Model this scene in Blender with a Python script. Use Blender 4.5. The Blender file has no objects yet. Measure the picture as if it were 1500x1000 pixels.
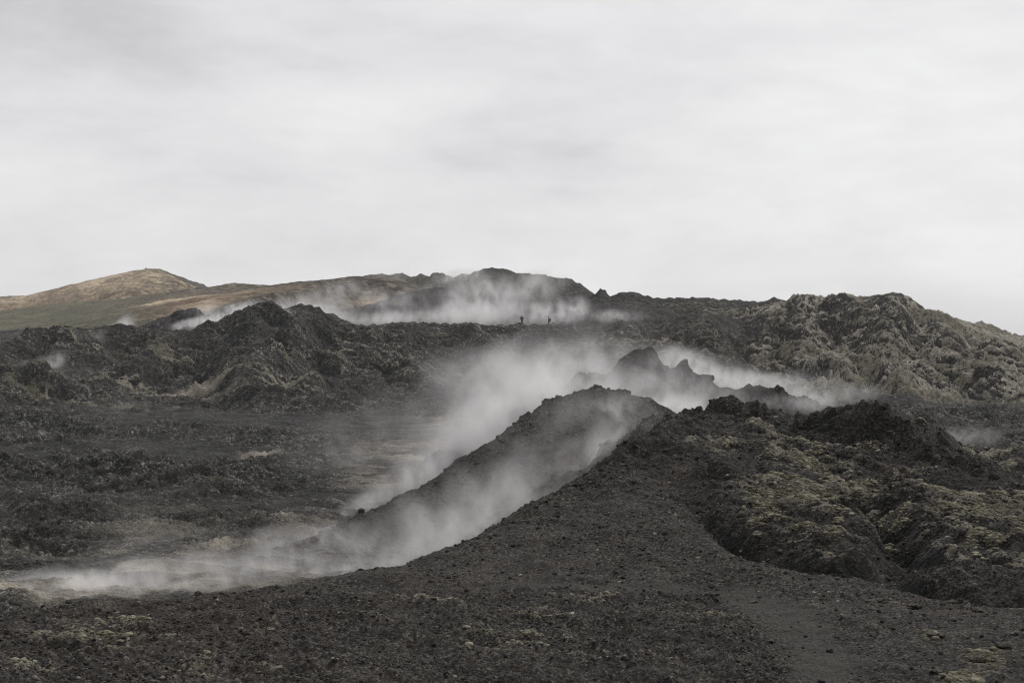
import bpy, math, random
import numpy as np
from mathutils import Vector, Matrix

SC = bpy.context.scene
COL = SC.collection
random.seed(7)
RAD = math.radians

# ------------------------------------------------------------------ camera
F = 2917.0            # focal length in pixels of a 1500 px wide frame (70 mm lens)
Y0 = 515.0            # horizon row
CZ = 9.0              # eye height above the lava plain
cam_d = bpy.data.cameras.new("camera")
cam_d.sensor_width = 36.0
cam_d.lens = 36.0 * F / 1500.0
cam_d.clip_start = 0.5
cam_d.clip_end = 30000
cam = bpy.data.objects.new("camera", cam_d)
COL.objects.link(cam)
cam.location = (0, 0, CZ)
cam.rotation_euler = (RAD(90) + math.atan((Y0 - 500) / F), 0, 0)
SC.camera = cam

# ------------------------------------------------------------------ light
SUN_EL, SUN_AZ = RAD(48), RAD(38)       # azimuth measured from +Y towards +X: sun behind the hills, to the right
world = bpy.data.worlds.new("World")
SC.world = world
world.use_nodes = True
wn, wl = world.node_tree.nodes, world.node_tree.links
wn.clear()


def N(nodes, kind, **kw):
    n = nodes.new(kind)
    for k, v in kw.items():
        setattr(n, k, v)
    return n


w_out = N(wn, "ShaderNodeOutputWorld")
sky = N(wn, "ShaderNodeTexSky", sky_type="NISHITA", sun_disc=False)
sky.sun_elevation = SUN_EL
sky.sun_rotation = SUN_AZ
bg1 = N(wn, "ShaderNodeBackground")
bg1.inputs["Strength"].default_value = 0.08
wl.new(sky.outputs[0], bg1.inputs["Color"])
# cloud deck: soft layered noise on the view direction
tc = N(wn, "ShaderNodeTexCoord")
mp = N(wn, "ShaderNodeMapping")
mp.inputs["Scale"].default_value = (1.0, 1.0, 3.0)
mp.inputs["Location"].default_value = (0.37, 0.0, 0.21)
wl.new(tc.outputs["Generated"], mp.inputs["Vector"])
n1 = N(wn, "ShaderNodeTexNoise")
n1.inputs["Scale"].default_value = 4.2
n1.inputs["Detail"].default_value = 6
n1.inputs["Roughness"].default_value = 0.54
n1.inputs["Distortion"].default_value = 0.2
wl.new(mp.outputs[0], n1.inputs["Vector"])
n2 = N(wn, "ShaderNodeTexNoise")
n2.inputs["Scale"].default_value = 9
n2.inputs["Detail"].default_value = 7
n2.inputs["Roughness"].default_value = 0.6
n2.inputs["Distortion"].default_value = 0.15
wl.new(mp.outputs[0], n2.inputs["Vector"])
sep = N(wn, "ShaderNodeSeparateXYZ")
wl.new(tc.outputs["Generated"], sep.inputs[0])


def M(nodes, links, op, a, b=None, c=None, clamp=False):
    n = nodes.new("ShaderNodeMath")
    n.operation = op
    n.use_clamp = clamp
    for i, v in enumerate((a, b, c)):
        if v is None:
            continue
        if isinstance(v, (int, float)):
            n.inputs[i].default_value = v
        else:
            links.new(v, n.inputs[i])
    return n.outputs[0]


def wM(*a, **k):
    return M(wn, wl, *a, **k)


# broad darker bank at upper left of the view, brighter right side
bank_x = wM("MULTIPLY", wM("ADD", sep.outputs[0], 0.09), 4.0)
bank_z = wM("MULTIPLY", wM("SUBTRACT", sep.outputs[2], 0.140), 22.0)
bank = wM("EXPONENT", wM("MULTIPLY", wM("ADD", wM("MULTIPLY", bank_x, bank_x), wM("MULTIPLY", bank_z, bank_z)), -1.0))
f = wM("ADD", wM("MULTIPLY", n1.outputs[0], 1.0), wM("MULTIPLY", wM("SUBTRACT", n2.outputs[0], 0.26), 0.5))
f = wM("ADD", f, wM("MULTIPLY", sep.outputs[0], 0.55))
f = wM("SUBTRACT", f, wM("MULTIPLY", bank, 0.23))
ramp = N(wn, "ShaderNodeValToRGB")
ramp.color_ramp.interpolation = "LINEAR"
els = ramp.color_ramp.elements
els[0].position = 0.27
els[0].color = (0.60, 0.595, 0.61, 1)
els[1].position = 0.78
els[1].color = (0.915, 0.915, 0.915, 1)
e = els.new(0.50)
e.color = (0.775, 0.77, 0.785, 1)
wl.new(f, ramp.inputs[0])
bg2 = N(wn, "ShaderNodeBackground")
bg2.inputs["Strength"].default_value = 1.0
wl.new(ramp.outputs[0], bg2.inputs["Color"])
mixw = N(wn, "ShaderNodeMixShader")
mixw.inputs[0].default_value = 0.97     # cloud cover
wl.new(bg1.outputs[0], mixw.inputs[1])
wl.new(bg2.outputs[0], mixw.inputs[2])
wl.new(mixw.outputs[0], w_out.inputs["Surface"])
world.cycles.sampling_method = 'AUTOMATIC'

sun_d = bpy.data.lights.new("sun", "SUN")
sun_d.energy = 1.5
sun_d.angle = RAD(12)
sun_d.color = (1.0, 0.965, 0.91)
sun = bpy.data.objects.new("sun", sun_d)
COL.objects.link(sun)
sd = Vector((math.sin(SUN_AZ) * math.cos(SUN_EL), math.cos(SUN_AZ) * math.cos(SUN_EL), math.sin(SUN_EL)))
sun.rotation_euler = (-sd).to_track_quat('-Z', 'Y').to_euler()

vs = SC.view_settings
vs.view_transform = 'Standard'
vs.look = 'None'
vs.exposure = 0.0
vs.gamma = 1.0
vs.use_curve_mapping = False
cy = SC.cycles
cy.max_bounces = 8
cy.diffuse_bounces = 2
cy.volume_bounces = 4
cy.transparent_max_bounces = 16
cy.volume_step_rate = 0.5
cy.volume_max_steps = 96
cy.use_denoising = True
cy.use_adaptive_sampling = True
cy.adaptive_threshold = 0.01
cy.pixel_filter_type = 'BLACKMAN_HARRIS'
cy.filter_width = 1.05

# ------------------------------------------------------------------ numeric helpers
Q = 1.0               # terrain resolution factor
rng = np.random.RandomState(11)
PERM = rng.permutation(1024).astype(np.int32)
ANG = rng.rand(1024) * 2 * np.pi
GX = np.cos(ANG).astype(np.float32)
GY = np.sin(ANG).astype(np.float32)


def gnoise(x, y, seed=0):
    """gradient noise, about -1..1"""
    x = x + seed * 17.31
    y = y - seed * 9.17
    fx, fy = np.floor(x), np.floor(y)
    xi, yi = fx.astype(np.int32), fy.astype(np.int32)
    xf, yf = (x - fx).astype(np.float32), (y - fy).astype(np.float32)
    u = xf * xf * xf * (xf * (xf * 6 - 15) + 10)
    v = yf * yf * yf * (yf * (yf * 6 - 15) + 10)
    a0, a1 = PERM[yi & 1023], PERM[(yi + 1) & 1023]
    h00, h10 = PERM[(xi + a0) & 1023], PERM[(xi + 1 + a0) & 1023]
    h01, h11 = PERM[(xi + a1) & 1023], PERM[(xi + 1 + a1) & 1023]
    n00 = GX[h00] * xf + GY[h00] * yf
    n10 = GX[h10] * (xf - 1) + GY[h10] * yf
    n01 = GX[h01] * xf + GY[h01] * (yf - 1)
    n11 = GX[h11] * (xf - 1) + GY[h11] * (yf - 1)
    a = n00 + u * (n10 - n00)
    b = n01 + u * (n11 - n01)
    return (a + v * (b - a)) * 1.5


def fbm(x, y, lam, octs=4, seed=0, rough=0.5):
    s, a, t = 0, 1.0, 0
    for k in range(octs):
        s = s + a * gnoise(x / lam, y / lam, seed + 3 * k)
        t += a
        a *= rough
        lam *= 0.49
    return s / t


def sstep(x, a, b):
    t = np.clip((x - a) / (b - a), 0, 1)
    return t * t * (3 - 2 * t)


def P(px, py, d):
    """world point seen at photo column px, row py, at distance d"""
    return ((px - 750.0) / F * d, d, CZ + (Y0 - py) / F * d)


def polydist(X, Y, pts):
    """distance to a polyline in plan, interpolated z there, and side (+1 beyond it)"""
    best = np.full(X.shape, 1e9, np.float32)
    zz = np.zeros(X.shape, np.float32)
    side = np.zeros(X.shape, np.float32)
    for (x0, y0, z0), (x1, y1, z1) in zip(pts[:-1], pts[1:]):
        dx, dy = x1 - x0, y1 - y0
        L = dx * dx + dy * dy
        t = np.clip(((X - x0) * dx + (Y - y0) * dy) / L, 0, 1)
        ex, ey = X - (x0 + t * dx), Y - (y0 + t * dy)
        dd = np.hypot(ex, ey)
        m = dd < best
        best = np.where(m, dd, best)
        zz = np.where(m, z0 + t * (z1 - z0), zz)
        cr = dx * ey - dy * ex
        side = np.where(m, cr / (math.sqrt(L) * (dd + 1e-3)), side)
    return best, zz, side


def tps(px, py, pz, X, Y, lam=0.002):
    s = 20.0
    a, b = np.array(px) / s, np.array(py) / s
    n = len(a)
    def U(r2):
        return 0.5 * r2 * np.log(r2 + 1e-9)
    K = U((a[:, None] - a) ** 2 + (b[:, None] - b) ** 2) + lam * np.eye(n)
    Pm = np.stack([np.ones(n), a, b], 1)
    A = np.block([[K, Pm], [Pm.T, np.zeros((3, 3))]])
    w = np.linalg.solve(A, np.concatenate([pz, np.zeros(3)]))
    x, y = X / s, Y / s
    out = w[n] + w[n + 1] * x + w[n + 2] * y
    for i in range(n):
        out = out + w[i] * U((x - a[i]) ** 2 + (y - b[i]) ** 2)
    return out


# ------------------------------------------------------------------ the relief, laid out in metres
FG_EDGE = [(-900, 960, 31), (-300, 925, 32), (0, 902, 34), (150, 889, 35.5), (290, 875, 37), (400, 861, 38.5), (500, 846, 40), (580, 831, 41),
           (640, 811, 42.5), (700, 786, 44), (760, 757, 46), (830, 714, 48.5), (900, 678, 51), (950, 648, 53), (975, 632, 54.5),
           (1000, 620, 56), (1040, 616, 59), (1080, 615, 60.5), (1140, 620, 62), (1207, 622, 62), (1254, 612, 62), (1302, 610, 61), (1340, 632, 60),
           (1372, 645, 59), (1394, 662, 58), (1427, 680, 57), (1463, 697, 56), (1500, 712, 55), (1600, 740, 54), (1900, 790, 54), (2600, 860, 54)]
FG_PTS = [(-900, 1000, 26), (-400, 1000, 24), (0, 1000, 24), (400, 1000, 25), (750, 1000, 26), (1200, 1000, 26.5), (1500, 1000, 27), (1900, 1000, 27), (2500, 980, 27),
          (100, 940, 28.5), (350, 925, 31), (600, 900, 34), (850, 920, 31.5), (400, 880, 36), (650, 850, 39.5),
          (850, 857, 38), (1000, 862, 37.5), (1100, 874, 35.8), (1180, 925, 31.2), (1000, 930, 30.5), (1350, 930, 30.7), (1480, 940, 30),
          (700, 830, 41), (800, 800, 43), (900, 760, 45), (850, 780, 43.5), (930, 800, 42), (1000, 820, 40.5), (950, 700, 49), (1000, 740, 46), (1060, 775, 43), (1050, 660, 53),
          (1120, 802, 40.5), (1190, 832, 38.6), (1290, 840, 38), (1400, 872, 36), (1500, 888, 35.5), (1250, 870, 36),
          (1060, 720, 48), (1100, 745, 45), (1110, 690, 50), (1200, 705, 49), (1180, 790, 42), (1250, 740, 45.5), (1230, 820, 39.7), (1300, 765, 42.8), (1300, 830, 39),
          (1340, 780, 42.2), (1400, 722, 48), (1400, 790, 41.3), (1400, 855, 37.2), (1500, 722, 49), (1500, 800, 41.2), (1500, 865, 37),
          (1200, 662, 54), (1300, 694, 51.5), (1380, 700, 51), (1150, 642, 57), (1250, 680, 53), (1650, 770, 46), (1900, 860, 42),
          (1250, 650, 58)]

RIM = [(-1500, 540, 330), (-500, 525, 305), (-100, 516, 300), (0, 510, 300), (40, 490, 308), (90, 484, 318), (125, 490, 325), (150, 487, 328), (185, 478, 335), (225, 484, 340), (270, 486, 340), (318, 480, 336),
       (342, 468, 331), (362, 459, 329), (376, 456, 328), (400, 459, 328), (415, 466, 329), (430, 462, 330), (446, 464, 331), (462, 472, 333), (482, 480, 342), (520, 479, 352),
       (560, 477, 360), (620, 477, 363), (680, 480, 365), (760, 482, 365), (820, 481, 365), (900, 478, 367), (1000, 470, 375), (1060, 468, 380)]

#            region id, points, front slope, back slope, crest radius
RIDGES = [
    # the near cone ridge
    (2, [(360, 822, 86), (400, 811, 88), (480, 778, 93), (560, 743, 97), (600, 724, 99), (640, 701, 101), (690, 676, 103.5), (720, 656, 105), (760, 626, 108), (780, 610, 109), (800, 598, 110),
         (825, 584, 112), (850, 576, 113.5), (880, 571, 115), (905, 569, 116), (915, 574, 116.5)], 0.50, 0.62, 0.5),
    (2, [(905, 578, 113), (925, 582, 113), (938, 596, 112), (945, 612, 111), (975, 618, 108), (1010, 622, 104)], 0.55, 0.6, 0.4),
    (2, [(790, 640, 104), (840, 610, 108), (885, 585, 112)], 0.6, 0.6, 0.8),
    (2, [(975, 615, 88), (1000, 606, 90), (1020, 607, 90), (1040, 612, 88), (1080, 618, 84)], 0.6, 0.6, 0.4),
    # knob between cone ridge and foreground crest
    (9, [(1036, 606, 78), (1046, 592, 78), (1060, 586, 78), (1078, 583, 78), (1092, 590, 78), (1104, 586, 78), (1118, 585, 78), (1128, 596, 78), (1135, 612, 77), (1160, 618, 75), (1200, 620, 74)], 0.95, 0.95, 0.35),
    # low shoulder beyond the foreground crest, right
    (9, [(1300, 670, 76), (1390, 665, 79), (1430, 659, 80), (1500, 656, 80), (1600, 660, 80), (1900, 690, 78)], 0.42, 0.35, 1.5),
    # ragged spires
    (3, [(740, 610, 152), (790, 582, 151), (835, 558, 150), (862, 545, 150), (885, 548, 150), (905, 535, 150), (915, 520, 150), (935, 512, 150), (958, 512, 150), (968, 525, 150), (985, 541, 150),
         (992, 537, 150), (1000, 534, 150), (1008, 536, 150), (1014, 543, 150), (1030, 548, 150), (1040, 549, 150), (1050, 565, 150), (1085, 570, 151), (1120, 567, 152), (1140, 570, 152), (1165, 583, 153), (1200, 594, 155), (1260, 606, 160)], 0.62, 0.7, 0.5),
    (3, [(1190, 612, 120), (1215, 602, 120), (1245, 600, 120), (1290, 606, 120), (1360, 612, 122)], 0.4, 0.4, 1.0),
    # the long hill whose rim the hikers walk on
    (4, RIM, 0.205, 0.12, 2.0),
    (4, [(376, 457, 328), (345, 500, 316), (310, 545, 303), (285, 575, 292)], 0.42, 0.42, 1.5),
    (4, [(446, 464, 331), (430, 505, 318), (470, 545, 303), (500, 570, 292)], 0.34, 0.34, 2.0),
    (4, [(268, 487, 338), (235, 520, 322), (200, 550, 306)], 0.30, 0.30, 2.0),
    (4, [(560, 478, 358), (600, 520, 338), (620, 560, 315)], 0.24, 0.24, 4.0),
    (4, [(860, 480, 364), (850, 510, 345), (900, 545, 325)], 0.26, 0.26, 3.0),
    # black humps on the terrace
    (5, [(296, 480, 398), (310, 461, 400), (325, 450, 401), (345, 443, 402), (360, 446, 402), (378, 456, 400)], 0.62, 0.6, 0.8),
    (5, [(356, 449, 436), (368, 438, 438), (385, 436, 440), (400, 438, 440), (412, 447, 440), (424, 460, 438)], 0.6, 0.6, 0.8),
    (5, [(120, 500, 388), (190, 487, 390), (230, 472, 392), (262, 462, 393), (290, 457, 394), (298, 470, 394)], 0.3, 0.3, 1.0),
    (5, [(500, 468, 470), (522, 451, 471), (580, 433, 474), (605, 426, 475), (640, 421, 476), (680, 424, 478), (698, 411, 480), (712, 407, 481), (728, 411, 481), (738, 425, 480), (748, 431, 480), (768, 431, 478), (790, 434, 476), (806, 446, 474), (825, 468, 470)], 0.5, 0.5, 1.5),
    (5, [(795, 470, 430), (812, 445, 434), (832, 431, 437), (858, 431, 438), (868, 436, 438), (878, 424, 439), (888, 425, 439), (894, 434, 440), (910, 428, 440), (926, 427, 441), (946, 433, 442), (962, 438, 444), (1000, 436, 446), (1040, 437, 446), (1080, 440, 446), (1110, 442, 445), (1150, 440, 440)], 0.24, 0.4, 1.5),
    # skyline ridge
    (6, [(500, 411, 700), (560, 405, 680), (582, 401, 670), (610, 402, 660), (640, 399, 645), (662, 402, 640), (690, 400, 628), (706, 394, 622), (722, 393, 620), (742, 393, 620), (758, 400, 620), (790, 401, 618), (800, 402, 616), (812, 407, 614), (830, 407, 612), (848, 414, 610), (862, 424, 608), (880, 436, 606), (910, 462, 604)], 0.28, 0.4, 2.5),
    # right hill
    (7, [(1085, 452, 424), (1112, 445, 420), (1130, 437, 416), (1142, 437, 414), (1150, 443, 412), (1163, 433, 404), (1182, 434, 402), (1200, 438, 402), (1228, 438, 400), (1236, 431, 398), (1246, 432, 398), (1262, 437, 396), (1288, 435, 392), (1310, 434, 390),
         (1328, 440, 388), (1345, 454, 386), (1352, 464, 385), (1364, 463, 385), (1380, 471, 384), (1392, 475, 383), (1412, 487, 382), (1450, 499, 380), (1500, 512, 376), (1600, 534, 372), (1800, 560, 370), (2400, 590, 370)], 0.205, 0.3, 1.5),
    (7, [(1134, 438, 414), (1108, 470, 396), (1072, 500, 376), (1040, 520, 362)], 0.5, 0.4, 1.5),
    (7, [(1140, 450, 404), (1138, 480, 374), (1165, 505, 352), (1185, 535, 334), (1240, 556, 320), (1290, 583, 304)], 0.34, 0.34, 2.0),
    (7, [(1238, 434, 398), (1225, 465, 374), (1270, 500, 350), (1310, 540, 328), (1330, 570, 312)], 0.36, 0.36, 1.8),
    (7, [(1345, 455, 386), (1352, 490, 366), (1390, 525, 345), (1440, 555, 325), (1500, 575, 312)], 0.30, 0.30, 2.0),
    (7, [(1170, 560, 316), (1210, 548, 318), (1250, 552, 316), (1290, 560, 312), (1300, 585, 304)], 0.5, 0.3, 1.0),
    # green and brown slopes far off
    (8, [(-1500, 520, 900), (-500, 488, 900), (-100, 472, 900), (0, 459, 900), (80, 447, 900), (180, 440, 890), (230, 432, 880), (290, 423, 870), (340, 418, 850), (385, 417, 820), (450, 414, 760), (500, 412, 710), (560, 407, 685)], 0.048, 0.05, 12.0),
    (10, [(-1500, 500, 1500), (-500, 470, 1450), (-100, 447, 1400), (0, 441, 1400), (60, 432, 1400), (120, 419, 1390), (150, 413, 1385), (180, 405, 1380), (205, 401, 1375), (235, 402, 1370), (290, 424, 1300), (400, 430, 1200)], 0.07, 0.1, 14.0),
    (6, [(180, 404, 1382), (205, 399, 1378), (212, 400, 1378), (222, 396, 1376), (236, 397, 1374), (250, 402, 1372), (258, 404, 1370), (272, 413, 1360), (292, 421, 1345)], 0.32, 0.3, 4.0),
    (10, [(-1500, 480, 1950), (-300, 445, 1900), (-60, 435, 1900), (0, 433, 1900), (28, 432, 1900), (60, 434, 1900), (160, 450, 1900)], 0.1, 0.1, 14.0),
]
NREG = 11


def field_height(X, Y):
    pxl = 750 + F * X / np.maximum(Y, 1.0)
    base = 1.1 * sstep(Y, 120, 300)
    base = base - 3.0 * sstep(Y, 80, 30)
    tz = np.interp(pxl, [-1500, 0, 200, 350, 600, 1000, 1120, 1330, 2000], [6, 9.6, 12.2, 12.7, 13.2, 13.3, 10.5, 5.0, 3.0])
    tz = tz + 0.02 * np.clip(Y - 400, 0, 300)
    tz = tz - 8.0 * sstep(Y, 1500, 4000)
    return base + (tz - base) * sstep(Y, 325, 385)


EDGE_XY = [P(*p) for p in FG_EDGE]
GULLY = [P(*p) for p in [(985, 735, 46.6), (1030, 762, 44.6), (1085, 785, 42.6), (1130, 806, 41.0), (1190, 836, 39.2), (1250, 842, 39.0), (1310, 845, 38.6), (1350, 862, 37.6), (1410, 876, 36.6), (1470, 884, 36.3)]]
CREASE = [P(*p) for p in [(1265, 730, 46.5), (1290, 752, 44.0), (1318, 775, 42.5), (1312, 800, 41.0), (1302, 835, 39.2)]]
CREASE2 = [P(*p) for p in [(1150, 655, 55), (1200, 680, 52.5), (1255, 700, 50.6), (1330, 702, 50.0), (1400, 708, 49.6)]]
ROCK1 = [P(*p) for p in [(1170, 622, 58), (1195, 608, 58), (1222, 600, 57.5), (1254, 594, 57), (1280, 592, 56.5), (1302, 598, 56), (1320, 606, 55.5), (1334, 622, 55), (1346, 640, 54.5)]]
ROCK2 = [P(*p) for p in [(1352, 636, 56), (1368, 634, 56), (1382, 645, 56), (1392, 662, 55.5)]]
ROCK3 = [P(*p) for p in [(1394, 668, 54.5), (1410, 670, 54.5), (1428, 682, 54), (1446, 690, 53.5), (1462, 702, 53), (1482, 716, 52.5)]]
CREST = [P(*p) for p in [(985, 622, 56), (1010, 617, 57.5), (1048, 614, 59), (1080, 614, 60), (1108, 622, 60)]]


def relief(X, Y):
    """macro height plus soft region weights"""
    hs = []
    fh = field_height(X, Y)
    # foreground
    pts = [P(*p) for p in FG_PTS + FG_EDGE[1:-1]]
    px = [p[0] for p in pts] + [0, 0, -4, 4, -8, 8, 0, -3, 3]
    py = [p[1] for p in pts] + [0, 5, 5, 5, 14, 14, 14, -20, -20]
    pz = [p[2] for p in pts] + [7.35, 7.2, 7.2, 7.2, 6.1, 6.1, 6.1, 7.6, 7.6]
    near = Y < 110
    fg = np.full(X.shape, -50.0)
    fg[near] = tps(px, py, np.array(pz), X[near], Y[near])
    d, z, s = polydist(X, Y, EDGE_XY)
    beyond = s > 0
    dd = np.where(beyond, d, 0)
    # beyond the edge hold the edge height and fall away
    fgz = np.where(beyond, z, fg)
    fgz = fgz - 0.78 * (np.sqrt(dd * dd + 0.16) - 0.4)
    fgz = np.where(near, fgz, -50)
    for pl, dep, w in ((GULLY, 1.0, 0.55), (CREASE, 0.8, 0.55), (CREASE2, 0.35, 0.6)):
        d, z, s = polydist(X, Y, pl)
        fgz = fgz - dep * np.exp(-(d / w) ** 2) * (sstep(750 + F * X / Y, 985, 1090) if dep == 1.0 else 1.0)
    hs.append(fgz)
    rk = np.full(X.shape, -50.0)
    for pl, sf, sb, r in ((ROCK1, 2.0, 1.1, 0.5), (ROCK2, 1.8, 1.2, 0.3), (ROCK3, 1.5, 1.0, 0.3), (CREST, 0.6, 0.8, 0.4)):
        d, z, s = polydist(X, Y, pl)
        sl = np.where(s > 0, sb, sf)
        rk = np.maximum(rk, z - sl * (np.sqrt(d * d + r * r) - r))
    hx0, hy0, _ = P(1300, 650, 55.2)
    hol = np.exp(-(((X - hx0) / 0.85) ** 2 + ((Y - hy0) / 0.7) ** 2))
    rk = rk - 0.9 * hol + 0.22 * (0.5 - np.abs(gnoise(X / 0.9, Y / 0.9 + rk * 0.6, 66)) * 2.4) * (rk > fgz - 0.3)
    rk = np.where(rk > fgz - 1.2, rk, -50)
    calm = np.zeros(X.shape)
    regs = [np.full(X.shape, -60.0) for _ in range(NREG)]
    regs[0] = fgz
    regs[1] = fh
    regs[9] = rk
    for rid, pl, sf, sb, r in RIDGES:
        pts = [P(*p) for p in pl]
        ys = [p[1] for p in pts]
        pxs = np.array([p[0] for p in pl], float)
        wide = sf < 0.29 and len(pl) > 6 and np.all(np.diff(pxs) > 0)
        pad = 30 / min(sf, sb) * (1 if rid not in (8, 10) else 1.6)
        rows = (Y[:, 0] > min(ys) - pad) & (Y[:, 0] < max(ys) + pad)
        if not rows.any():
            continue
        Xr, Yr = X[rows], Y[rows]
        if wide:                              # long crests: height falls off across the crest only
            pr = 750 + F * Xr / Yr
            g = np.arange(pxs[0], pxs[-1], 2.0)
            zg = np.interp(g, pxs, [p[2] for p in pts])
            yl = np.interp(pr, pxs, ys)
            ds = Yr - yl
            dn = np.abs(ds)
            zs = []
            for sg in (0, 14, 45):
                if sg:
                    kk = np.exp(-0.5 * (np.arange(-(3 * sg // 2), 3 * sg // 2 + 1) / (sg / 2.0)) ** 2)
                    kk /= kk.sum()
                    h_ = len(kk) // 2
                    zk = np.convolve(np.pad(zg, h_, mode='edge'), kk, 'valid')
                else:
                    zk = zg
                zs.append(np.interp(pr, g, zk))
            sc_ = float(np.mean(ys)) / 350.0
            t1, t2 = sstep(dn, 3 * sc_, 14 * sc_), sstep(dn, 14 * sc_, 45 * sc_)
            z = zs[0] * (1 - t1) + zs[1] * t1
            z = z * (1 - t2) + zs[2] * t2
            t = sstep(ds / (2 + 0.01 * Yr), -1, 1)
            sl = sf + (sb - sf) * t
            h = z - sl * (np.sqrt(dn * dn + r * r) - r)
            over = np.maximum(pxs[0] - pr, 0) + np.maximum(pr - pxs[-1], 0)
            h = h - 0.35 * over / F * Yr
            calm[rows] = np.maximum(calm[rows], np.exp(-(dn / (4 + 0.02 * Yr)) ** 2))
        else:
            d, z, s = polydist(Xr, Yr, pts)
            h = z - sf * (np.sqrt(d * d + r * r) - r)
            calm[rows] = np.maximum(calm[rows], np.exp(-(d / (1.2 + 0.012 * Yr)) ** 2) * (1 if len(pl) > 6 else 0))
            if sb > sf and np.all(np.diff(pxs) > 0):
                yl = np.interp(750 + F * Xr / Yr, pxs, ys)
                h = h - (sb - sf) * np.maximum(0, np.minimum(Yr - yl, d))
        if rid in (8, 10):                    # the far slopes run out on the terrace behind the rim
            h = h - 0.5 * np.maximum(0, (np.interp(750 + F * Xr / Yr, [330, 480], [440, 590]) if rid == 8 else 440) - Yr)
        regs[rid][rows] = np.maximum(regs[rid][rows], h)
    R = np.stack(regs)
    k = np.interp(Y, [0, 60, 150, 300, 600, 1500], [0.12, 0.16, 0.35, 0.8, 1.5, 4.0])
    Mx = R.max(0)
    H = Mx + k * np.log(np.exp(np.clip((R - Mx) / k, -30, 0)).sum(0)) - k * 0.0
    W = np.exp(np.clip((R - Mx) / (k * 0.8), -30, 0))
    W /= W.sum(0)
    return H, W, calm


# grid: columns fan out from the camera, rows step away from it
def spread(a, b, step):
    return list(np.arange(a, b, step))


inner = np.arange(-40, 1541, 1.45 / Q)
gl, v, st = [], -40.0, 3.0
while v > -2600:
    v -= st; st *= 1.09
    gl.append(v)
gr, v, st = [], float(inner[-1]), 3.0
while v < 4000:
    v += st; st *= 1.09
    gr.append(v)
PXC = np.array(gl[::-1] + list(inner) + gr, np.float64)
UC = (PXC - 750) / F
ROWS = [2.0]
tab_d = [2, 20, 23.9, 24, 40, 50, 62, 64, 80, 86, 90, 116, 122, 140, 152, 165, 200, 290, 300, 365, 372, 440, 482, 500, 600, 625, 640, 900, 1400, 2000, 4000]
tab_s = [1.0, .6, .3, .055, .055, .045, .06, .16, .12, .14, .13, .14, .35, .3, .22, .5, .5, .42, .26, .24, .6, .45, .5, 1.5, .6, 1.5, 3, 4, 3, 25, 300]
while ROWS[-1] < 4000:
    ROWS.append(ROWS[-1] + float(np.interp(ROWS[-1], tab_d, tab_s)) / Q)
DR = np.array(ROWS)
nr, nc = len(DR), len(PXC)
print("grid", nr, nc, nr * nc / 1e6)

# coarse relief, then upsampled
cs_r, cs_c = 4, 5
ri = np.unique(np.append(np.arange(0, nr, cs_r), nr - 1))
ci = np.unique(np.append(np.arange(0, nc, cs_c), nc - 1))
Yc = DR[ri][:, None] * np.ones(len(ci))
Xc = DR[ri][:, None] * UC[ci][None, :]
Hc, Wc, CALMc = relief(Xc, Yc)


def upsample(A):
    A = np.asarray(A, np.float32)
    r0 = np.clip(np.searchsorted(ri, np.arange(nr), side='right') - 1, 0, len(ri) - 2)
    tr = ((np.arange(nr) - ri[r0]) / (ri[r0 + 1] - ri[r0])).astype(np.float32)
    B = A[r0] * (1 - tr)[:, None] + A[r0 + 1] * tr[:, None]
    c0 = np.clip(np.searchsorted(ci, np.arange(nc), side='right') - 1, 0, len(ci) - 2)
    tc_ = ((np.arange(nc) - ci[c0]) / (ci[c0 + 1] - ci[c0])).astype(np.float32)
    return B[:, c0] * (1 - tc_) + B[:, c0 + 1] * tc_


def hit(px, py):
    """distance at which the ray through a photo pixel first meets the relief"""
    c = np.interp(px, PXC[ci], np.arange(len(ci)))
    c0 = int(c); t = c - c0
    col = Hc[:, c0] * (1 - t) + Hc[:, min(c0 + 1, len(ci) - 1)] * t
    d = DR[ri]
    ray = CZ + (Y0 - py) / F * d
    k = np.where((col >= ray) & (d > 20))[0]
    if len(k) == 0:
        return 1500.0
    k = k[0]
    a, b = ray[k - 1] - col[k - 1], col[k] - ray[k]
    return float(d[k - 1] + (d[k] - d[k - 1]) * a / max(a + b, 1e-6))


def patch(X, Y, px, py, w, h, soft=0.6):
    """soft ellipse on the ground whose centre and extent are found on the relief"""
    d = hit(px, py)
    d0, d1 = hit(px, py + h), hit(px, py - h)
    ry = min(max(abs(d1 - d), abs(d - d0), w * d / F * 0.25), w * d / F * 6)
    rx = w * d / F
    x = (px - 750) / F * d
    q = ((X - x - (Y - d) * (px - 750) / F) / rx) ** 2 + ((Y - d) / ry) ** 2
    return np.exp(-q * 1.2)


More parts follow.
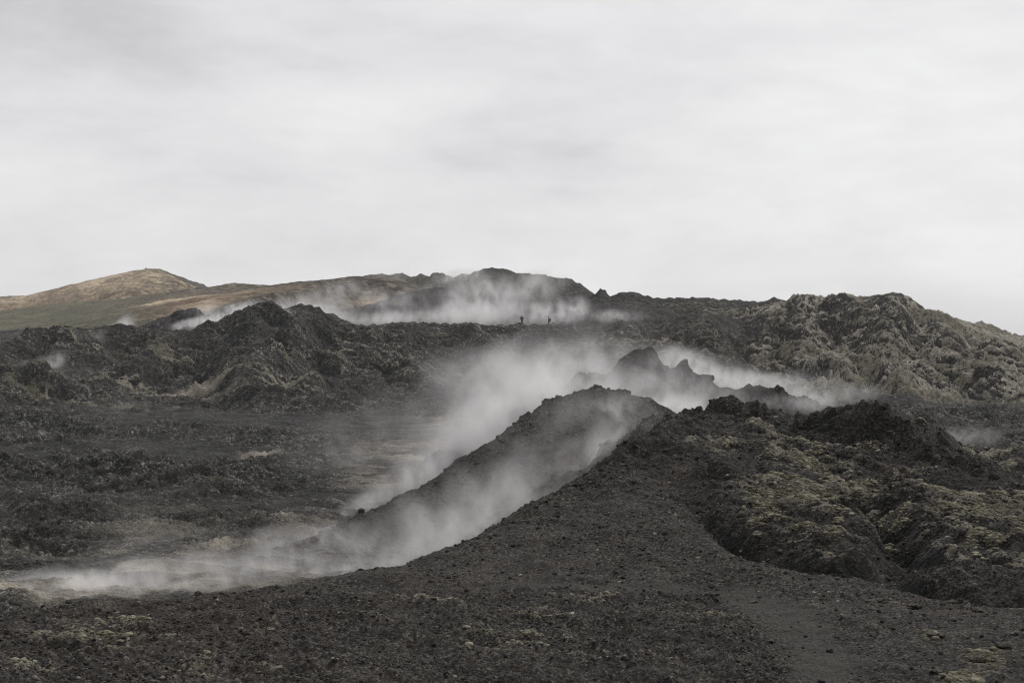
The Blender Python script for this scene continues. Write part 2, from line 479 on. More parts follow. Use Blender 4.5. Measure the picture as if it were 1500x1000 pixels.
CARVE = [
    ([(1140, 500), (1150, 510), (1172, 512)], 2.6, 2.0), ([(1262, 548), (1285, 560), (1298, 586)], 3.0, 1.8), ([(1172, 456), (1200, 462), (1228, 464)], 3.0, 3.0),
    ([(1340, 458), (1352, 478), (1350, 500)], 2.5, 2.5), ([(1326, 496), (1360, 515), (1392, 522)], 2.6, 2.2), ([(1225, 478), (1250, 500), (1268, 530)], 2.0, 2.4), ([(1105, 480), (1085, 510), (1110, 540)], 2.2, 3.0),
    ([(1400, 490), (1440, 520), (1490, 545)], 1.8, 2.5), ([(1396, 555), (1430, 575)], 2.0, 2.0), ([(1190, 545), (1215, 552), (1235, 549)], 2.2, 1.5), ([(940, 470), (980, 500), (1040, 520)], 1.8, 3.0),
    ([(335, 476), (300, 520), (262, 560)], 2.4, 3.0), ([(401, 478), (400, 510)], 1.8, 1.6), ([(470, 490), (445, 530), (400, 560)], 2.2, 3.0), ([(520, 490), (540, 540), (600, 575)], 1.8, 3.0), ([(180, 495), (150, 530), (90, 555)], 2.0, 3.0),
    ([(60, 500), (40, 540)], 1.8, 3.0), ([(640, 490), (660, 530), (650, 570)], 1.6, 3.0), ([(740, 490), (760, 530)], 1.6, 3.0),
    ([(72, 752), (90, 754), (112, 752)], 1.3, 0.9), ([(905, 640), (870, 660), (840, 690)], 0.5, 0.7)]
CARVE = [([((a - 750) / F * hit(a, b), hit(a, b), 0) for a, b in pl], dp, w_) for pl, dp, w_ in CARVE]

X = (DR[:, None] * UC[None, :]).astype(np.float32)
Y = (DR[:, None] * np.ones(nc)).astype(np.float32)
H0 = upsample(Hc)
for pl, dp, w_ in CARVE:
    ym, yM = min(p[1] for p in pl) - 5 * w_, max(p[1] for p in pl) + 5 * w_
    m = (DR > ym) & (DR < yM)
    qx, qy = X[m], Y[m]
    d_, _, _ = polydist(qx + 0.6 * w_ * gnoise(qx / w_ / 2, qy / w_ / 2, 3), qy + 0.6 * w_ * gnoise(qx / w_ / 2, qy / w_ / 2, 4), pl)
    H0[m] -= dp * np.exp(-(d_ / w_) ** 2) - 0.45 * dp * np.exp(-((d_ - 2.2 * w_) / w_) ** 2)
W = [upsample(Wc[i]) for i in range(NREG)]
calm = upsample(CALMc)
pix = Y / F                                   # metres per photo pixel

PATHP = [(430, 872, 37.2), (560, 858, 38.3), (700, 857, 38.4), (850, 858, 38), (1000, 863, 37.4), (1080, 872, 36.4), (1130, 890, 34.4), (1165, 915, 32), (1195, 950, 29.3), (1215, 1000, 26.4), (1230, 1080, 22.8)]
# ---- foreground sub-areas
moss_area = np.zeros_like(X)
for p in [(1180, 740, 90, 60), (1250, 690, 120, 25), (1120, 690, 80, 50), (1330, 760, 70, 60), (1440, 780, 90, 70), (1440, 735, 110, 30), (1530, 790, 90, 70),
          (1060, 650, 70, 30), (1180, 650, 90, 25), (1000, 680, 50, 30), (1250, 810, 50, 25)]:
    moss_area = np.maximum(moss_area, patch(X, Y, *p))
gd, gz, gs = polydist(X[:, :][(DR > 24) & (DR < 75)], Y[(DR > 24) & (DR < 75)], GULLY)
rough_fg = np.zeros_like(X)
rough_fg[(DR > 24) & (DR < 75)] = np.where(gs > 0, sstep(gd, 0.0, 0.5), 0)
rough_fg *= sstep(X / Y * F + 750 + 25 * gnoise(X, Y, 9), 925, 1060)
cr = np.zeros_like(X)
m = (DR > 40) & (DR < 80)
cd, _, _ = polydist(X[m], Y[m], [P(*p) for p in FG_EDGE[12:]])
cr[m] = np.exp(-(cd / 2.2) ** 2)
rough_fg = np.clip(np.maximum(rough_fg, cr * 0.9), 0, 1)

nearside = sstep(np.interp(X, [P(*p)[0] for p in PATHP], [p[2] for p in PATHP]) - Y, 0.2, 1.2)
# ---- noise octaves: wavelength in metres -> amplitude in metres for each region
LAMS = [60, 28, 13, 6.2, 3.0, 1.45, 0.7, 0.34, 0.17, 0.09]
AMP = {
    0: [0, 0, .10, .13, .11, .07, .045, .029, .020, .012],          # gravel ground
    1: [0, .3, .55, .75, .62, .44, .27, .14, .07, .0],               # lava plain
    2: [0, 0, .25, .34, .38, .27, .15, .08, .04, 0],                # cone ridge
    3: [0, 0, .3, .4, .45, .42, .28, .15, .06, 0],
    4: [.8, 1.3, 1.3, 1.0, .60, .38, .22, .10, 0, 0],
    5: [.5, .9, 1.1, .9, .62, .36, .22, .1, 0, 0],
    6: [.8, 1.0, 1.2, 1.0, .6, .35, .2, 0, 0, 0],
    7: [1.0, 2.0, 1.7, 1.25, .85, .60, .33, .14, 0, 0],
    8: [3.5, 1.2, .5, .3, .2, .1, 0, 0, 0, 0],
    9: [0, 0, .1, .16, .26, .27, .19, .11, .06, .025],
    10: [4.0, 3.0, 1.6, 1.2, .5, 0, 0, 0, 0, 0],
}
AMP_MOUND = [0, 0, .18, .34, .38, .26, .13, .065, .034, .017]

AMP[3][3] = .25
wx = fbm(X, Y, 9.0, 3, 40) * 1.6
wy = fbm(X, Y, 9.0, 3, 47) * 1.6
Xn = X + wx
Yn = Y + wy + 0.7 * H0
disp = np.zeros_like(X)
lump = np.zeros_like(X)
hx = np.zeros_like(X)
hy = np.zeros_like(X)
# rough and smooth lava areas on the plain
aa = sstep(fbm(X, Y * 0.8, 38.0, 4, 81), -0.18, 0.22)
smooth = np.zeros_like(X)
for p in [(230, 850, 230, 32), (560, 690, 170, 60), (480, 780, 120, 25), (620, 640, 120, 40)]:
    smooth = np.maximum(smooth, patch(X, Y, *p))
conefoot = W[2] * (1 - sstep(H0, 3.6, 6.0))
# pressure ridges and slabs of the plain, drawn out across the flow
jag = np.clip(W[1] + W[4] + W[5] + W[6] + W[7] + 0.7 * W[3] + 0.6 * W[9] + 0.25 * W[0] * rough_fg, 0, 1)
pr_ = 0.55 - np.abs(gnoise(Xn / 13.0, Yn / 5.0, 77)) * 2.4
pr2 = 0.55 - np.abs(gnoise(Xn / 5.5, Yn / 2.6, 78)) * 2.4
disp += W[1] * (1 - smooth) * (0.55 * np.clip(pr_, -.3, 1) + 0.30 * np.clip(pr2, -.3, 1)) * (0.4 + 0.8 * aa)
ua, ub = X * 0.80 + Y * 0.60, -X * 0.60 + Y * 0.80
st1 = 0.5 - np.abs(gnoise(ua / 5.0 + fbm(X, Y, 14, 2, 31), ub / 26.0, 88)) * 2.2
st2 = 0.5 - np.abs(gnoise(ua / 2.1 + fbm(X, Y, 9, 2, 33), ub / 13.0, 89)) * 2.2
disp += (W[7] + 0.5 * W[4]) * (0.35 * st1 + 0.2 * st2) * (1 - 0.7 * calm)
led = (Z_led := (Y * 0.75 - X * 0.45 + 0.8 * fbm(X, Y, 2.6, 3, 35))) / 0.95
led = led - np.floor(led)
disp += W[0] * rough_fg * 0.16 * (np.where(led < 0.8, led / 0.8, (1 - led) / 0.2) - 0.5) * sstep(fbm(X, Y, 3.0, 2, 36), -0.3, 0.2)
for i, lam in enumerate(LAMS):
    A = sum(W[r] * AMP[r][i] for r in range(NREG))
    A = A * (1 - 0.45 * conefoot)
    A = A * (1 - W[1] * (0.75 * smooth + 0.78 * (1 - aa) * (1 - smooth)))
    A = A * (1 + W[0] * (nearside * 0.9 - 0.25) * (lam < 2))
    fgw = W[0] * rough_fg
    A = A + fgw * (AMP_MOUND[i] - AMP[0][i])
    if A.max() <= 0:
        continue
    if lam > 2.5:                             # long waves must not lift the crests
        A = A * (1 - (0.85 if lam > 5 else 0.5) * calm * (1 - W[0]))
    elif lam > 1:
        A = A * (1 - 0.1 * calm * (1 - W[0]))
    A = A * sstep(lam / pix, 1.6, 3.2)        # leave out what is finer than the eye can hold
    c, s_ = math.cos(0.7 * i), math.sin(0.7 * i)
    xs, ys = (Xn * c - Yn * s_) / lam, (Xn * s_ + Yn * c) / lam
    n = gnoise(xs, ys, i)
    bil = np.abs(n) * 2.2 - 0.55              # rounded lumps with sharp clefts
    rid = 0.6 - np.abs(n) * 2.2               # sharp crests
    if lam > 10:
        sh = 0.5 * n * 1.6 + 0.5 * rid
    elif lam > 2:
        sh = 0.55 * rid + 0.45 * bil if i % 2 else 0.8 * bil + 0.2 * n
    else:
        sh = bil if i % 2 == 0 else 0.6 * bil + 0.5 * n
    if lam < 7:                               # broken slabs and sharp edges on the lava
        stp = np.round(n * 3.2) / 3.2
        stp = 0.75 * stp + 0.25 * n
        shj = 1.35 * stp if i in (3, 5, 7) else 0.9 * rid + 0.25 * n
        sh = sh * (1 - 0.8 * jag) + 0.8 * jag * shj
        del stp, shj
    disp += A * sh
    if lam < 4:
        lump += A * sh / (lam * 0.2 + 0.05) * 0.5
    if 0.3 < lam < 7:
        hx += A * gnoise(xs + 31.7, ys, i + 20) * (0.4 if lam > 2 else 0.3)
        hy += A * gnoise(xs, ys + 57.1, i + 30) * (0.45 if lam > 2 else 0.35)
    del xs, ys, n, bil, rid, sh
    if i > 3:                                 # let finer octaves ride on the coarser ones
        Yn = Yn + disp * (0.08 if lam > 2 else 0.2)
rock_mask = np.clip(1 - W[0] * (1 - rough_fg), 0, 1)
Z = H0 + disp
# path worn a few centimetres into the gravel
PATH = [P(*p) for p in PATHP]
m = (DR > 18) & (DR < 44)
pd = np.full(X.shape, 99.0, np.float32)
pd[m], _, _ = polydist(X[m], Y[m], PATH)
pw = 0.50 + 0.12 * gnoise(X / 2.0, Y / 2.0, 5)
pathm = np.exp(-(pd / pw) ** 4) * sstep(X / Y * F + 750, 330, 900)
Z -= 0.07 * np.exp(-(pd / 0.6) ** 2)
# low bank on the near side of the path
bank_ = np.exp(-((pd - 0.95) / 0.35) ** 2) * (Y < np.interp(X, [p[0] for p in PATH[:6]], [p[1] for p in PATH[:6]])) * (X < 4.0)
Z -= 0.0 * bank_
rock_mask = rock_mask * (1 - 0.6 * W[9])
Xd = X + hx * rock_mask
Yd = Y + hy * rock_mask

# ---- colour attributes (what the surface is made of)
att = {}
moss = np.zeros_like(X)
for p in [(1180, 715, 70, 22, 1.0), (1115, 738, 30, 28, 1.0), (1250, 712, 60, 10, .8), (1060, 664, 60, 14, .45), (1140, 655, 60, 10, .5), (1200, 690, 80, 10, .7), (1450, 745, 90, 25, 1.0), (1380, 742, 40, 20, .8), (1330, 700, 40, 12, .5),
          (1200, 780, 60, 30, .55), (1215, 812, 20, 10, .8), (1150, 765, 40, 25, .6), (1345, 790, 25, 10, .8), (1445, 800, 90, 30, .5), (1290, 790, 40, 25, .5), (1495, 820, 30, 20, .7),
          (1430, 660, 80, 5, .8), (1460, 675, 60, 10, .4),
          # right hill
          (1200, 500, 60, 25, .8), (1220, 530, 50, 25, 1.0), (1260, 535, 50, 12, 1.0), (1330, 575, 90, 12, 1.2), (1240, 575, 50, 12, 1.0), (1380, 585, 70, 6, 1.1), (1330, 465, 30, 18, .8), (1420, 500, 60, 25, .9),
          (1460, 540, 60, 30, .9), (1490, 575, 40, 12, .9), (1400, 560, 40, 10, .6), (1250, 480, 50, 25, .5), (1170, 560, 60, 20, .55), (1150, 500, 40, 25, .45), (1120, 530, 60, 25, .35), (1000, 510, 90, 20, .35), (870, 510, 40, 10, .45), (1030, 450, 60, 8, .4), (910, 500, 60, 12, .4),
          # rim hill
          (425, 556, 50, 10, 1.1), (500, 530, 14, 16, .6), (420, 520, 16, 6, .9), (330, 562, 40, 6, .9), (240, 535, 30, 8, .9), (60, 572, 70, 8, .9), (160, 560, 70, 8, .8), (300, 575, 60, 5, .8), (130, 510, 90, 12, .35), (560, 545, 100, 20, .2),
          (650, 488, 100, 5, .3)]:
    px, py, w_, h_, a_ = p
    moss = np.maximum(moss, a_ * patch(X, Y, px, py, w_, h_))
# small cushions on the gravel
mfg = sstep(fbm(X, Y * 1.0, 2.4, 4, 61), 0.12, 0.5)
fgp = np.zeros_like(X)
for p in [(130, 935, 90, 14, 1.0), (60, 975, 90, 10, 1.0), (200, 930, 70, 14, .8), (390, 925, 60, 10, .8), (640, 885, 60, 8, .9), (780, 905, 60, 10, .8), (770, 940, 120, 15, .8), (560, 880, 60, 8, .5), (880, 880, 70, 8, .7), (1370, 935, 50, 10, 1.0),
          (1450, 960, 60, 20, 1.2), (1400, 990, 50, 15, 1.0), (1390, 872, 25, 3, 1.2), (1310, 880, 30, 3, .9), (1000, 980, 120, 20, .4), (300, 985, 200, 20, .5), (1040, 900, 60, 10, .4)]:
    px, py, w_, h_, a_ = p
    if p[0] == 130:
        fgp = fgp + 0.12
    fgp = np.maximum(fgp, a_ * patch(X, Y, px, py, w_, h_))
moss = np.maximum(moss, W[0] * (1 - rough_fg) * fgp * (0.55 + 0.9 * mfg) * 0.95)
moss *= (1 - pathm)
base_moss = (W[7] * (0.0 + 0.62 * sstep(fbm(X, Y, 26.0, 3, 97), -0.12, 0.22)) + W[4] * 0.09 + W[1] * 0.08 + W[5] * 0.05 + W[6] * 0.1 + W[0] * rough_fg * 0.05)
moss = moss + W[7] * (moss > 0.1) * (0.35 * st1 + 0.35 * st2)
att['moss'] = np.clip(moss + base_moss, 0, 1.3)
red = np.zeros_like(X)
for p in [(700, 850, 200, 12, .3), (620, 880, 80, 10, .5), (250, 890, 180, 12, .6), (1390, 895, 60, 14, .7), (1000, 705, 60, 25, .4), (1410, 697, 20, 8, .8), (1310, 690, 40, 10, .6),
          (850, 640, 60, 50, .45), (940, 610, 40, 25, .5), (560, 780, 120, 25, .3), (1000, 470, 80, 10, .3), (1085, 505, 25, 25, .5), (1290, 510, 20, 10, .6), (230, 510, 60, 20, .3),
          (800, 830, 120, 10, .4), (330, 810, 70, 10, .6), (150, 860, 100, 15, .5), (400, 850, 100, 12, .5)]:
    px, py, w_, h_, a_ = p
    red = np.maximum(red, a_ * patch(X, Y, px, py, w_, h_))
att['red'] = red
pale = np.zeros_like(X)
for p in [(120, 858, 160, 14, .9), (20, 868, 80, 10, .9), (380, 835, 120, 14, .5), (60, 880, 70, 6, .9), (250, 845, 150, 14, .55), (190, 835, 80, 8, .6), (330, 803, 60, 4, .6), (450, 770, 70, 10, .6), (600, 665, 90, 20, .55), (560, 700, 60, 15, .4), (30, 852, 50, 6, .7),
          (250, 860, 300, 20, .25), (650, 620, 60, 15, .3), (380, 673, 30, 3, .5), (280, 580, 50, 4, .6), (350, 575, 50, 4, .6),
          (205, 601, 60, 2, .5)]:
    px, py, w_, h_, a_ = p
    pale = np.maximum(pale, a_ * patch(X, Y, px, py, w_, h_))
pale = np.clip(pale * 1.7, 0, 1.3)
att['pale'] = pale * W[1] + pale * W[4] * 0.6 + pale * W[0] * .3
ochre = np.zeros_like(X)
for p in [(150, 412, 70, 6, .8), (205, 406, 50, 5, .9), (110, 430, 40, 4, .5), (270, 440, 45, 5, 1.2), (240, 445, 40, 2, .9), (300, 447, 45, 7, .6), (30, 437, 40, 4, .8), (330, 437, 60, 5, .5), (545, 432, 40, 6, .6), (450, 440, 90, 8, .35)]:
    px, py, w_, h_, a_ = p
    ochre = np.maximum(ochre, a_ * patch(X, Y, px, py, w_, h_))
att['ochre'] = ochre * np.clip(W[8] + W[10] + W[5] * .3 + W[6] + W[1] * (Y > 420), 0, 1)
rust = np.zeros_like(X)
for p in [(280, 448, 60, 9, .9), (240, 455, 50, 8, .6), (395, 430, 40, 8, .5), (320, 440, 60, 10, .6), (100, 437, 130, 10, .7), (20, 448, 60, 6, .8), (180, 430, 80, 12, .5), (420, 425, 50, 8, .4)]:
    px, py, w_, h_, a_ = p
    rust = np.maximum(rust, a_ * patch(X, Y, px, py, w_, h_))
att['rust'] = rust
green = W[8] * sstep(X / Y * F + 750, 330, 60) * 1.0
att['green'] = green
att['lump'] = np.clip(0.5 + lump, 0, 1)
att['path'] = pathm
att['slab'] = np.clip(W[1] * (1 - aa) * (0.55 + 0.45 * gnoise(X / 6, Y / 6, 55)), 0, 1)

# ------------------------------------------------------------------ materials


def rgb(r, g, b):
    return (r, g, b, 1)


def new_mat(name):
    m_ = bpy.data.materials.new(name)
    m_.use_nodes = True
    m_.node_tree.nodes.clear()
    return m_, m_.node_tree.nodes, m_.node_tree.links


def terrain_mat(name, s1, s2, base_dark, base_mid, base_light, speck=0.0, bumpd=0.05, moss_c=(0.33, 0.305, 0.235), moss_g=(0.10, 0.092, 0.058), light_amt=0.5, kind="lava", thr=0.53):
    """s1: coarse patch frequency per metre, s2: grain frequency per metre"""
    m_, nd, lk = new_mat(name)

    def mm(*a, **k):
        return M(nd, lk, *a, **k)

    def mix(fac, a, b):
        n = nd.new("ShaderNodeMix")
        n.data_type = 'RGBA'
        if isinstance(fac, (int, float)):
            n.inputs[0].default_value = fac
        else:
            lk.new(fac, n.inputs[0])
        for i, v_ in ((6, a), (7, b)):
            if isinstance(v_, tuple):
                n.inputs[i].default_value = v_ if len(v_) == 4 else (*v_, 1)
            else:
                lk.new(v_, n.inputs[i])
        return n.outputs[2]

    def attr(nm):
        n = nd.new("ShaderNodeAttribute")
        n.attribute_name = nm
        return n.outputs["Fac"]

    def noise(scale, detail=4, rough=0.55, dist=0.0, vec=None):
        n = nd.new("ShaderNodeTexNoise")
        n.inputs["Scale"].default_value = scale
        n.inputs["Detail"].default_value = detail
        n.inputs["Roughness"].default_value = rough
        n.inputs["Distortion"].default_value = dist
        lk.new(vec or pos, n.inputs["Vector"])
        return n.outputs["Fac"]

    def ss(v_, a, b):
        n = nd.new("ShaderNodeMapRange")
        n.interpolation_type = 'SMOOTHSTEP'
        lk.new(v_, n.inputs["Value"])
        n.inputs["From Min"].default_value = a
        n.inputs["From Max"].default_value = b
        return n.outputs["Result"]

    geo = nd.new("ShaderNodeNewGeometry")
    pos = geo.outputs["Position"]
    sepn = nd.new("ShaderNodeSeparateXYZ")
    lk.new(geo.outputs["Normal"], sepn.inputs[0])
    up = sepn.outputs[2]
    a = noise(s1, 5, 0.6, 0.5)
    b = noise(s2, 4, 0.65)
    c = noise(s2 * 3.7, 3, 0.6)
    tone = mm("ADD", mm("MULTIPLY", a, 0.5), mm("MULTIPLY", b, 0.5))
    col = mix(ss(tone, 0.36, 0.62), base_dark, base_mid)
    # paler weathered crusts
    crust = ss(mm("ADD", mm("MULTIPLY", a, 0.35), mm("ADD", mm("MULTIPLY", b, 0.35), mm("MULTIPLY", c, 0.35))), thr, thr + 0.12)
    crust = mm("MULTIPLY", crust, light_amt)
    crust = mm("MULTIPLY", crust, ss(attr('lump'), 0.3, 0.75))
    col = mix(crust, col, base_light)
    vor = nd.new("ShaderNodeTexVoronoi")
    vor.inputs["Scale"].default_value = s2 * 2.2
    lk.new(pos, vor.inputs["Vector"])
    vsep = nd.new("ShaderNodeSeparateColor")
    lk.new(vor.outputs["Color"], vsep.inputs[0])
    tonev = nd.new("ShaderNodeMix"); tonev.data_type = 'RGBA'; tonev.blend_type = 'MULTIPLY'
    tonev.inputs[0].default_value = 1.0
    cv = nd.new("ShaderNodeCombineColor")
    tv_ = mm("ADD", mm("MULTIPLY", mm("POWER", vsep.outputs[0], 2.2), 2.3), 0.38)
    for k_ in range(3):
        lk.new(tv_, cv.inputs[k_])
    lk.new(col, tonev.inputs[6]); lk.new(cv.outputs[0], tonev.inputs[7])
    col = tonev.outputs[2]
    if speck > 0:
        sp = mm("MULTIPLY", ss(vsep.outputs[1], 0.90, 0.97), speck)
        col = mix(sp, col, (0.125, 0.117, 0.10))
        sp2 = mm("MULTIPLY", ss(vsep.outputs[2], 0.82, 0.95), speck * 0.5)
        col = mix(sp2, col, (0.075, 0.045, 0.03))
    redf = mm("MULTIPLY", attr('red'), ss(mm("ADD", mm("MULTIPLY", a, 0.5), mm("MULTIPLY", c, 0.5)), 0.36, 0.62))
    col = mix(mm("MULTIPLY", redf, 0.5, clamp=True), col, (0.068, 0.042, 0.031))
    pth = nd.new("ShaderNodeMix"); pth.data_type = 'RGBA'
    col = mix(mm("MULTIPLY", attr('path'), 0.7), col, (0.052, 0.048, 0.043))
    col = mix(mm("MULTIPLY", attr('slab'), 0.4), col, (0.052, 0.050, 0.047))
    # moss and lichen sit on the tops of lumps
    mo = attr('moss')
    mnoise = mm("ADD", mm("MULTIPLY", noise(s1 * 2.3, 6, 0.66, 0.3), 0.55), mm("MULTIPLY", noise(s2 * 1.3, 3, 0.6), 0.45))
    mv = mm("ADD", mm("ADD", mm("MULTIPLY", mo, 0.52), mm("MULTIPLY", mm("SUBTRACT", attr('lump'), 0.5), 0.6)), mm("MULTIPLY", mm("SUBTRACT", mnoise, 0.5), 1.35))
    mv = mm("ADD", mv, mm("MULTIPLY", mm("SUBTRACT", up, 0.72), 0.35))
    mf = mm("MULTIPLY", ss(mv, 0.27, 0.47), ss(mo, 0.02, 0.2))
    mf = mm("MULTIPLY", mf, mm("ADD", mm("MULTIPLY", ss(mm("ADD", mm("MULTIPLY", b, 0.5), mm("MULTIPLY", c, 0.5)), 0.40, 0.56), 0.75), 0.25))
    mcol = mix(ss(noise(s1 * 1.1, 3, 0.5), 0.42, 0.62), (*moss_g, 1), (*moss_c, 1))
    mcol = mix(mm("MULTIPLY", ss(c, 0.35, 0.65), 0.5), mcol, (moss_c[0] * 0.45, moss_c[1] * 0.44, moss_c[2] * 0.45, 1))
    col = mix(mm("MULTIPLY", mf, 0.88), col, mcol)
    # pale mud of the steaming ground
    pn = ss(noise(s1 * 0.9, 5, 0.6, 0.4, None), 0.42, 0.68)
    pf = mm("MULTIPLY", attr('pale'), mm("ADD", mm("MULTIPLY", pn, 1.2), 0.12), clamp=True)
    col = mix(pf, col, (0.40, 0.36, 0.30))
    if kind == "far":
        gn = noise(0.05, 5, 0.6, 0.6)
        g1 = mix(ss(gn, 0.4, 0.65), (0.068, 0.074, 0.046), (0.13, 0.125, 0.075))
        col = mix(mm("MULTIPLY", attr('green'), 0.9), col, g1)
        rn = ss(noise(0.03, 5, 0.6, 0.8), 0.36, 0.6)
        col = mix(mm("MULTIPLY", attr('rust'), mm("ADD", mm("MULTIPLY", rn, 0.8), 0.15)), col, (0.15, 0.092, 0.056))
        on = ss(noise(0.06, 6, 0.6, 1.0), 0.42, 0.6)
        col = mix(mm("MULTIPLY", attr('ochre'), mm("ADD", on, 0.35), clamp=True), col, (0.47, 0.37, 0.26))
    bs = nd.new("ShaderNodeBsdfPrincipled")
    bs.inputs["Roughness"].default_value = 0.9
    bs.inputs["Specular IOR Level"].default_value = 0.22
    lk.new(col, bs.inputs["Base Color"])
    bmp = nd.new("ShaderNodeBump")
    bmp.inputs["Strength"].default_value = 1.0
    bmp.inputs["Distance"].default_value = bumpd
    hsum = mm("ADD", mm("MULTIPLY", b, 1.0), mm("MULTIPLY", c, 0.6))
    hsum = mm("SUBTRACT", hsum, mm("MULTIPLY", vor.outputs["Distance"], 0.6))
    lk.new(hsum, bmp.inputs["Height"])
    lk.new(bmp.outputs[0], bs.inputs["Normal"])
    out = nd.new("ShaderNodeOutputMaterial")
    lk.new(bs.outputs[0], out.inputs["Surface"])
    return m_


MAT = {
    0: terrain_mat("scoria_gravel", 0.9, 11.0, (0.0105, 0.0100, 0.0095), (0.030, 0.0282, 0.0262), (0.10, 0.092, 0.08), speck=0.8, bumpd=0.05, light_amt=0.5),
    1: terrain_mat("lava_plain_rock", 0.22, 2.6, (0.0105, 0.0104, 0.0102), (0.031, 0.030, 0.029), (0.15, 0.145, 0.135), bumpd=0.32, light_amt=0.9, thr=0.505),
    2: terrain_mat("cone_scoria", 0.5, 5.5, (0.013, 0.0122, 0.0115), (0.033, 0.030, 0.027), (0.10, 0.092, 0.08), speck=0.5, bumpd=0.09, light_amt=0.55),
    3: terrain_mat("spire_lava", 0.4, 4.0, (0.013, 0.0125, 0.012), (0.034, 0.032, 0.030), (0.11, 0.10, 0.09), bumpd=0.12),
    4: terrain_mat("hill_lava", 0.13, 1.5, (0.012, 0.0115, 0.011), (0.036, 0.0335, 0.031), (0.16, 0.15, 0.135), bumpd=0.35, light_amt=0.85, thr=0.515),
    5: terrain_mat("black_lava", 0.13, 1.2, (0.013, 0.0125, 0.0125), (0.033, 0.0315, 0.030), (0.11, 0.105, 0.10), bumpd=0.35, light_amt=0.5),
    6: terrain_mat("ridge_lava", 0.08, 0.8, (0.020, 0.019, 0.016), (0.046, 0.043, 0.034), (0.11, 0.10, 0.08), bumpd=0.4, light_amt=0.6, kind="far"),
    7: terrain_mat("mossy_lava", 0.13, 1.5, (0.014, 0.013, 0.012), (0.056, 0.051, 0.045), (0.21, 0.195, 0.17), bumpd=0.35, light_amt=0.95, moss_c=(0.47, 0.435, 0.36), moss_g=(0.20, 0.182, 0.13)),
    8: terrain_mat("green_slope", 0.03, 0.25, (0.055, 0.046, 0.034), (0.088, 0.074, 0.052), (0.12, 0.105, 0.08), bumpd=1.2, kind="far"),
    9: terrain_mat("crest_lava", 0.8, 7.0, (0.0105, 0.0098, 0.0092), (0.028, 0.0255, 0.023), (0.09, 0.082, 0.073), bumpd=0.08, light_amt=0.5),
    10: terrain_mat("brown_slope", 0.02, 0.12, (0.10, 0.083, 0.052), (0.18, 0.142, 0.09), (0.30, 0.25, 0.18), bumpd=2.0, kind="far"),
    11: terrain_mat("moss_mound", 0.8, 9.0, (0.0095, 0.0088, 0.0083), (0.026, 0.0238, 0.0215), (0.10, 0.092, 0.08), bumpd=0.07, moss_c=(0.33, 0.305, 0.245), moss_g=(0.08, 0.074, 0.055), light_amt=0.6),
}
MAT[12] = MAT[0]
NAMES = {0: "ground", 1: "lava_field", 2: "cinder_ridge", 3: "jagged_ridge", 4: "rim_hill", 5: "black_hill", 6: "skyline_hill", 7: "mossy_hill", 8: "grassy_hill", 9: "lava_outcrop", 10: "brown_hill", 11: "mossy_ground", 12: "path"}

# ------------------------------------------------------------------ terrain meshes
REG = np.argmax(np.stack([upsample(Wc[i]) for i in range(NREG)]), 0).astype(np.int8)
REG[(REG == 0) & (rough_fg > 0.5)] = 11
REG[(REG == 0) & (pathm > 0.5)] = 12
VX = np.stack([Xd, Yd, Z], -1).reshape(-1, 3).astype(np.float32)
fr = REG[:-1, :-1].reshape(-1)
idx = np.arange(nr * nc, dtype=np.int32).reshape(nr, nc)
quads = np.stack([idx[:-1, :-1], idx[:-1, 1:], idx[1:, 1:], idx[1:, :-1]], -1).reshape(-1, 4)
KEEP = {0: ['moss', 'red', 'lump', 'path', 'pale']}


def build_mesh(name, verts, faces, mat, attrs=None, smooth=True):
    me = bpy.data.meshes.new(name)
    me.vertices.add(len(verts))
    me.vertices.foreach_set("co", np.ascontiguousarray(verts, np.float32).ravel())
    k = faces.shape[1]
    me.loops.add(faces.size)
    me.loops.foreach_set("vertex_index", np.ascontiguousarray(faces, np.int32).ravel())
    me.polygons.add(len(faces))
    me.polygons.foreach_set("loop_start", np.arange(0, faces.size, k, dtype=np.int32))
    if smooth:
        me.polygons.foreach_set("use_smooth", np.ones(len(faces), bool))
    for an, av in (attrs or {}).items():
        a_ = me.attributes.new(an, 'FLOAT', 'POINT')
        a_.data.foreach_set("value", np.ascontiguousarray(av, np.float32))
    me.update(calc_edges=True)
    me.materials.append(mat)
    o = bpy.data.objects.new(name, me)
    COL.objects.link(o)
    return o


for r, nm in NAMES.items():
    fs = quads[fr == r]
    if len(fs) == 0:
        continue
    used, inv = np.unique(fs, return_inverse=True)
    o = build_mesh(nm, VX[used], inv.reshape(-1, 4).astype(np.int32), MAT[r], {k_: v_.reshape(-1)[used] for k_, v_ in att.items()})
    o["kind"] = "structure"

